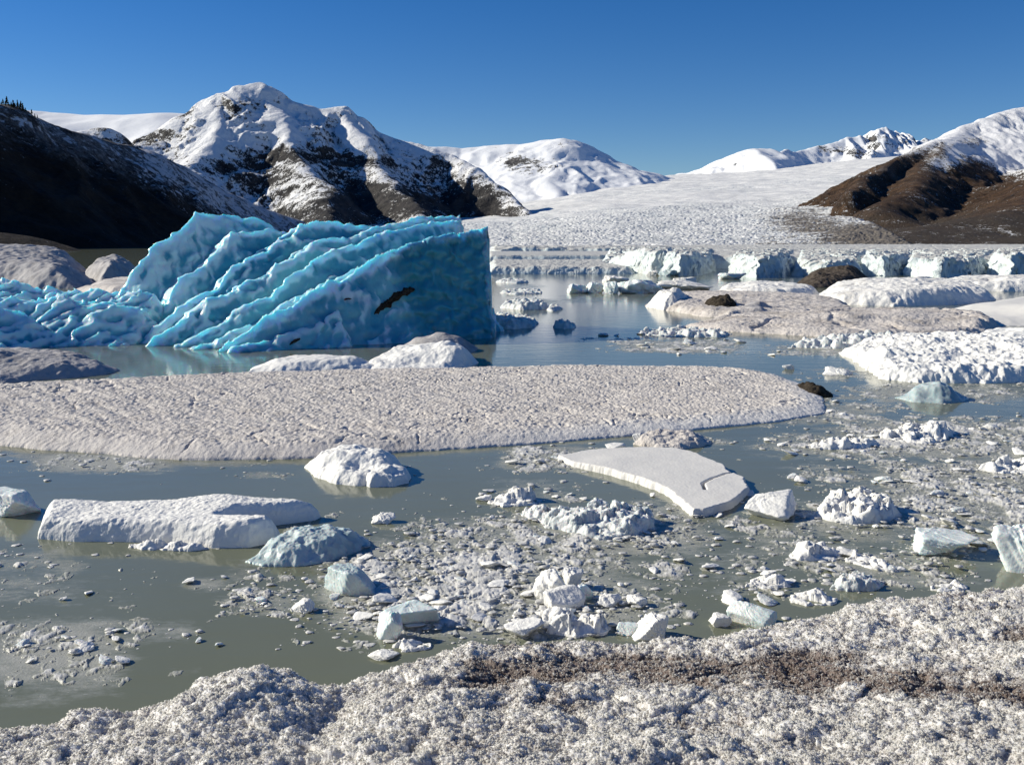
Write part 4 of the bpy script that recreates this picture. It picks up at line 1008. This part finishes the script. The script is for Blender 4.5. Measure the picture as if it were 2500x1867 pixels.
floe('ice_floe', 'clear bluish ice hump with white left flank in front of the log floe', 'ice floe',
     [(602, 1372), (640, 1382), (720, 1384), (800, 1372), (860, 1352), (905, 1330), (890, 1312), (820, 1305), (720, 1318), (640, 1345)],
     [(620, 1372, 1360), (680, 1360, 1325), (740, 1348, 1296), (800, 1338, 1290), (850, 1330, 1296), (885, 1325, 1312), (760, 1375, 1350)],
     M['clear'], edge=.3, p=2, warp=.08, wsc=.4, layers=[('ridge', .4, .08), ('scal', .16, .05), ('fbm', .08, .02)], res=.013, seed=125)
NEAR = [
    ('translucent rounded ice chunk in the left part of the brash raft', 790, 936, 1452, 1380, .8, 'clear', 7, .08),
    ('tilted flat topped ice slab in the middle of the brash raft', 925, 1075, 1535, 1472, .8, 'block', 6, .05),
    ('jagged pale chunk leaning on the tilted slab', 918, 985, 1562, 1490, .8, 'block', 12, .12),
    ('square edged white ice block in front of the lumpy chunk pile', 1325, 1430, 1488, 1432, .6, 'snow', 6, .05),
    ('rounded white lump at the top of the chunk pile behind the square block', 1372, 1425, 1440, 1386, .9, 'snow', 9, .1),
    ('lumpy grey white chunk left of the square edged block', 1300, 1385, 1462, 1390, .8, 'snow', 12, .13),
    ('thin wedge of ice right of the square edged block', 1410, 1450, 1470, 1425, .7, 'block', 9, .08),
    ('white flat floe with pebbled top right of the cracked floe', 1815, 1958, 1270, 1206, .8, 'snow', 9, .06),
    ('white glossy ice hump in the brash at the far right', 2228, 2385, 1362, 1300, .8, 'block', 9, .08),
    ('white elongated ice chunk cut by the right edge above the bank', 2424, 2590, 1405, 1286, .9, 'block', 11, .1),
    ('tiny upright ice chip in open water beyond the floe tip', 1908, 1940, 902, 889, .6, 'snow', 9, .08),
    ('white crumbly chunk between floe tip and the large snow floe', 2008, 2080, 916, 896, .7, 'snow', 14, .14),
    ('pale ice block standing on the edge of the crystal bank', 1776, 1895, 1535, 1474, .8, 'block', 7, .06),
    ('small white lump left of the block on the bank edge', 1730, 1785, 1530, 1497, .9, 'snow', 12, .14),
    ('flat triangular ice slab against the bank edge', 1230, 1330, 1560, 1515, .8, 'snow', 6, .05),
    ('pebbled ice slab with a ragged right end at the bank edge', 1540, 1632, 1565, 1500, .9, 'snow', 10, .1),
    ('smooth oval ice lump on the slab at the bank edge', 1505, 1560, 1550, 1520, .9, 'block', 10, .06),
    ('small bright ice lump right of the square edged block', 1528, 1580, 1482, 1455, .8, 'snow', 11, .1),
    ('crumbly ice lump right of the chunk pile', 1456, 1520, 1484, 1452, .8, 'snow', 16, .14),
    ('single square ice cube alone in the dark left water', 622, 652, 1472, 1458, .9, 'block', 6, .04),
    ('crumbly lump above the single square cube', 708, 768, 1496, 1462, .8, 'snow', 16, .15),
    ('crumbly round lump below the log floe tip', 908, 968, 1278, 1252, .7, 'snow', 16, .15),
    ('rough lump in the open water near the left of the bank', 898, 975, 1612, 1590, .8, 'snow', 16, .15),
]
for i, (lb, x0, x1, yb, yt, dp, mt, fc, rg) in enumerate(NEAR):
    chunk('ice_chunk', lb, 'ice chunk', x0, x1, yb, yt, M[mt], 300 + i * 7, depth=dp, sub=5 if x1 - x0 < 90 else 6, facets=fc, rough=rg)
floe('ice_chunk', 'smooth wedge of clear ice with white peak in the open right water', 'ice chunk',
     [(2184, 972), (2230, 982), (2300, 986), (2352, 982), (2368, 974), (2320, 966), (2230, 962)], [(2200, 972, 960), (2240, 974, 944), (2262, 974, 940), (2290, 974, 928), (2310, 976, 940), (2345, 977, 962), (2270, 982, 966)],
     M['clear'], edge=.5, p=1.6, warp=.06, wsc=.4, layers=[('ridge', .6, .08), ('fbm', .2, .03)], seed=126)
RUB = [('plate', .34, .16), ('plate', .15, .09), ('lump', .07, .02), ('fbm', .05, .02)]
for i, (lb, po, ct, mt) in enumerate([
    ('large lumpy rubble floe with a blue ledge left of the cracked floe tip', [(1268, 1255), (1300, 1270), (1340, 1290), (1390, 1300), (1430, 1312), (1480, 1318), (1540, 1310), (1595, 1295), (1590, 1270), (1520, 1252), (1400, 1250), (1310, 1246)],
     [(1275, 1252, 1232), (1320, 1262, 1238), (1370, 1275, 1234), (1430, 1280, 1240), (1500, 1285, 1232), (1560, 1282, 1250), (1480, 1308, 1290), (1350, 1288, 1262)], 'chunk'),
    ('low white rubble floe above the large lumpy rubble floe', [(1186, 1228), (1230, 1236), (1300, 1234), (1330, 1224), (1300, 1212), (1220, 1212)], [(1205, 1224, 1208), (1250, 1224, 1194), (1300, 1222, 1208)], 'snow'),
    ('white rubble floe with dark hollow right of the pebble topped floe', [(1990, 1258), (2020, 1272), (2080, 1280), (2150, 1276), (2195, 1262), (2180, 1240), (2100, 1228), (2020, 1232)], [(2010, 1252, 1212), (2050, 1245, 1194), (2100, 1250, 1200), (2160, 1255, 1222), (2060, 1272, 1246)], 'snow'),
    ('crumbly white rubble patch under the clear peaked wedge', [(2142, 1070), (2200, 1080), (2260, 1086), (2310, 1076), (2332, 1060), (2280, 1050), (2180, 1052)], [(2165, 1066, 1046), (2230, 1066, 1044), (2300, 1064, 1032), (2230, 1078, 1064)], 'snow'),
    ('crumbly pale rubble patch left of the white rubble patch', [(1955, 1092), (2030, 1098), (2110, 1096), (2145, 1086), (2100, 1076), (2010, 1078)], [(1985, 1088, 1078), (2050, 1087, 1066), (2100, 1086, 1070)], 'snow'),
    ('low rubble patch touching the right frame edge', [(2385, 1148), (2440, 1156), (2530, 1158), (2560, 1140), (2450, 1130)], [(2410, 1145, 1132), (2460, 1142, 1124), (2520, 1144, 1126)], 'snow'),
    ('foamy white rubble clump below the white glossy hump region', [(1925, 1362), (1960, 1370), (2030, 1370), (2048, 1356), (2000, 1344), (1940, 1346)], [(1945, 1356, 1338), (1990, 1356, 1330), (2025, 1356, 1340)], 'snow'),
    ('long crumbly rubble clump in the lower right drift', [(2064, 1368), (2120, 1388), (2180, 1396), (2190, 1384), (2140, 1362), (2080, 1352)], [(2085, 1362, 1348), (2120, 1372, 1356), (2165, 1384, 1370)], 'snow'),
    ('flat plate topped rubble clump near the bank on the right', [(1824, 1432), (1870, 1438), (1930, 1432), (1935, 1418), (1880, 1408), (1835, 1416)], [(1850, 1424, 1408), (1900, 1422, 1406)], 'snow'),
    ('wet grey rubble hump between plate clump and bank', [(2020, 1438), (2070, 1446), (2130, 1442), (2160, 1428), (2110, 1412), (2050, 1418)], [(2035, 1434, 1420), (2070, 1428, 1396), (2120, 1428, 1408)], 'chunk'),
    ('low frothy rubble clump just beyond the right bank edge', [(2268, 1442), (2330, 1448), (2362, 1436), (2330, 1424), (2280, 1430)], [(2290, 1438, 1428), (2330, 1436, 1420)], 'snow'),
    ('scattered crumbly clump beside the block on the bank', [(1925, 1470), (1970, 1478), (2040, 1476), (2050, 1464), (1990, 1450), (1935, 1456)], [(1950, 1466, 1446), (2000, 1464, 1448)], 'snow'),
    ('low rubble heap left of the slabs at the bank edge', [(1330, 1545), (1400, 1556), (1480, 1550), (1500, 1530), (1430, 1520), (1350, 1526)], [(1370, 1540, 1524), (1440, 1538, 1516)], 'snow'),
    ('long rubble raft edge in the middle of the brash', [(1240, 1520), (1300, 1532), (1380, 1524), (1420, 1508), (1350, 1496), (1260, 1500)], [(1280, 1515, 1498), (1350, 1510, 1488)], 'snow'),
    ('white icy clump floating near the raft and the bank', [(950, 1580), (990, 1592), (1040, 1586), (1060, 1572), (1010, 1562), (965, 1568)], [(980, 1578, 1562), (1030, 1574, 1558)], 'snow'),
    ('narrow floating crust under the log floe', [(310, 1336), (360, 1344), (440, 1346), (510, 1342), (480, 1332), (380, 1330)], [(360, 1338, 1326), (430, 1338, 1326)], 'snow')]):
    ct = [(a, b, b - .66 * (b - t)) for a, b, t in ct]
    floe('rubble_floe', lb, 'rubble floe', po, ct, M[mt], edge=.16, p=2, warp=.1, wsc=.3, layers=RUB, seed=400 + i, push=.09, psc=.16)

# ------------------------------------------------------------------ brash ice: the slushy mat, then chips, then chunks one by one
def brash():
    U = np.arange(-60, 2560, 2.3)
    D = np.exp(np.linspace(math.log(8.3), math.log(46), 620))
    A, Y = np.meshgrid((U - 1250) / FP, D)
    X = A * Y
    px, py = proj(X, Y)
    s = dens(px, py)
    wx = X + .12 * fbm(X / .3, Y / .3, 3, 1); wy = Y + .12 * fbm(X / .3, Y / .3, 3, 2)
    a1, _, c1 = vor(wx / .42, wy / .5, 3); a2, _, c2 = vor(wx / .17, wy / .2, 4); a3, _, c3 = vor(wx / .07, wy / .085, 5)
    n_ = .50 * fbm(X / .9, Y / 1.6, 4, 7) + .30 * (.55 - a1 + .9 * (c1 - .5)) + .12 * (.5 - a2 + .9 * (c2 - .5)) + .22 * plate(wx / .2, wy / .22, 41) + .12 * plate(wx / .09, wy / .1, 42) + .14 * (.5 - a3 + .9 * (c3 - .5))
    h = n_ + 0.62 * (s - .62) + .07
    n_ = n_ + .12 * fbm(X / .05, Y / .06, 3, 17)
    h = n_ + 0.62 * (s - .62) - .02
    Z = np.where(h > 0, .022 * (1 - np.exp(-h * 4)) + .036 * h * ss(.05, .5, h) * (.3 + c2) + .025 * h * c3, h * .2) - .003
    me = grid_mesh('brash_ice', X, Y, Z, (Z > -.004) & (s > .04), {'wet': 1 - ss(.02, .34, h + .1 * (c3 - .5))})
    tag(link('brash_ice', me, M['slush_mat']), 'mat of grey white slushy brash ice drifting on the lake', 'brash ice', kind='stuff')
    rng = np.random.default_rng(11)
    PV = [chunk_verts(500 + i, 2, 6, 0, .16)[0] for i in range(10)]
    F0 = ICO[2][1]; nv = len(PV[0])
    Vs = []; cnt = 0
    while cnt < 3600:
        x = rng.uniform(-40, 2540); y = 905 + 690 * rng.uniform() ** 1.0
        dn = float(dens(np.array(x), np.array(y)))
        if rng.uniform() > dn ** 1.3 + .012 or (x < 570 and y > 1360 and rng.uniform() < .65): continue
        gx, gy = gnd(x, y)
        r = (.009 + .042 * rng.uniform() ** 3.5) * (1 + gy * .02)
        a = rng.uniform(0, 6.28); c, s_ = math.cos(a), math.sin(a)
        P = PV[rng.integers(10)]
        fl = rng.uniform(.10, .42)
        Vs.append(np.stack([(P[:, 0] * c - P[:, 1] * s_) * r * 1.2 + gx, (P[:, 0] * s_ + P[:, 1] * c) * r + gy, P[:, 2] * r * fl + r * fl * .35 + (.03 if dn > .5 else 0)], -1)); cnt += 1
    F = (F0[None] + (np.arange(cnt) * nv)[:, None, None]).reshape(-1, 3)
    tag(link('ice_chips', mesh_np('ice_chips', np.concatenate(Vs), F), M['slush'], smooth=False), 'countless small chips of white ice strewn over the lake', 'ice chips', kind='stuff')
    # individual chunks
    protos = []
    for i in range(14):
        P, F = chunk_verts(700 + i, 4, 8 + i, 0, .06 + .01 * (i % 7))
        me = mesh_np('ice_chunk', P, F); me.materials.append(M['snow' if i % 3 else 'chunk'])
        me.polygons.foreach_set('use_smooth', np.ones(len(F), bool))
        protos.append(me)
    ZONES = [
        ((560, 1290, 1640, 1600), 62, 'small white ice chunk in the dense brash raft right of the clear hump', 'ice chunks in the middle brash raft', .10),
        ((1560, 1150, 2520, 1480), 52, 'small white ice chunk in the brash drift near the right bank', 'ice chunks in the lower right brash drift', .11),
        ((1700, 940, 2520, 1130), 30, 'small pale ice chunk in the brash under the large snow floe', 'ice chunks in the upper right brash', .12),
        ((1150, 1100, 1650, 1290), 22, 'small ice chunk drifting between domed floe and cracked floe', 'ice chunks around the cracked floe', .10),
        ((0, 1380, 560, 1720), 18, 'small wet ice chunk in the thin slush at lower left', 'ice chunks in the lower left slush', .07),
        ((1400, 800, 1960, 890), 22, 'small ice chunk floating beyond the pebbled floe', 'ice chunks beyond the pebbled floe', .22),
    ]
    rs = random.Random(3)
    k = 0
    for (x0, y0, x1, y1), num, lb, gp, size in ZONES:
        c = 0
        while c < num:
            x = rs.uniform(x0, x1); y = rs.uniform(y0, y1)
            if rs.random() > float(dens(np.array(x), np.array(y))) ** 1.2 + .01: continue
            gx, gy = gnd(x, y)
            o = bpy.data.objects.new('ice_chunk', protos[k % 14]); k += 1
            COL.objects.link(o)
            r = size * (.5 + 1.1 * rs.random() ** 2.2)
            o.scale = (r * rs.uniform(.9, 1.5), r * rs.uniform(.7, 1.1), r * rs.uniform(.18, .42))
            o.location = (float(gx), float(gy), o.scale[2] * .3 + .015)
            o.rotation_euler = (rs.uniform(-.25, .25), rs.uniform(-.25, .25), rs.uniform(0, 6.28))
            tag(o, lb, 'ice chunk', gp)
            c += 1
brash()

# ------------------------------------------------------------------ small conifers on the crest of the dark hill
def conifer(seed):
    r = random.Random(seed)
    V = []; F = []
    for L in range(11):
        t = L / 10
        z = .12 + .86 * t; rad = .24 * (1 - t) ** .8 + .02
        for b in range(int(11 - 6 * t)):
            a = r.uniform(0, 6.28); l = rad * r.uniform(.55, 1.15)
            for q in range(4):
                f0 = q / 4; px_ = math.cos(a) * l * (f0 + .15); py_ = math.sin(a) * l * (f0 + .15)
                s = .05 * (1.2 - f0) * r.uniform(.7, 1.3)
                i = len(V)
                zz = z - .25 * l * f0 + r.uniform(-.02, .02)
                V += [(px_ - s * math.sin(a), py_ + s * math.cos(a), zz - .03), (px_ + s * math.sin(a), py_ - s * math.cos(a), zz - .03), (px_ + math.cos(a) * s * 1.5, py_ + math.sin(a) * s * 1.5, zz - .02), (px_, py_, zz + .06)]
                F += [(i, i + 1, i + 3), (i + 1, i + 2, i + 3), (i + 2, i, i + 3)]
    crown = mesh_np('crown', np.array(V), np.array(F))
    n_ = 6; TV = []; TF = []
    for k in range(n_):
        a = 6.28 * k / n_
        TV += [(.022 * math.cos(a), .022 * math.sin(a), -.08), (.004 * math.cos(a), .004 * math.sin(a), .97)]
    for k in range(n_):
        j = (k + 1) % n_
        TF.append((2 * k, 2 * j, 2 * j + 1, 2 * k + 1))
    return crown, mesh_np('trunk', np.array(TV), np.array(TF))
def trees():
    PR = [conifer(i) for i in range(3)]
    for c, t in PR: c.materials.append(M['needles']); t.materials.append(M['trunk'])
    X, Y, Z = HILL
    rs = random.Random(8)
    spots = [-6, 2, 8, 13, 18, 22, 27, 31, 36, 40, 44, 49, 53, 57, 63, 68, 72, 78, 83, 86, 90, 96, 104, 110, 117, 123]
    for i, px in enumerate(spots):
        ds = np.arange(420, 1150, 3.0); xs = (px - 1250) / FP * ds
        r_ = np.clip(np.round((ds - Y[0, 0]) / (Y[1, 0] - Y[0, 0])).astype(int), 0, Z.shape[0] - 1); c_ = np.clip(np.round((xs - X[0, 0]) / (X[0, 1] - X[0, 0])).astype(int), 0, Z.shape[1] - 1)
        zs = Z[r_, c_]
        b = int(np.argmax((zs - CH) / ds))
        b = max(0, b - rs.randint(0, 3))
        d = float(ds[b]); x = float(xs[b]); z = float(zs[b])
        o = bpy.data.objects.new('pine_tree', None)
        COL.objects.link(o)
        o.location = (x, d, z); o.rotation_euler = (0, 0, rs.uniform(0, 6.28))
        h = rs.uniform(2.6, 5.6) * (1.0 if 40 < px < 95 or px < 20 else .65)
        o.scale = (h * rs.uniform(.9, 1.4), h * rs.uniform(.9, 1.4), h)
        tag(o, 'small dark conifer on the crest of the shaded left hill', 'pine tree', 'conifers along the crest of the dark left hill')
        for nm, me in zip(('crown', 'trunk'), PR[i % 3]):
            ch = bpy.data.objects.new(nm, me); COL.objects.link(ch); ch.parent = o
trees()
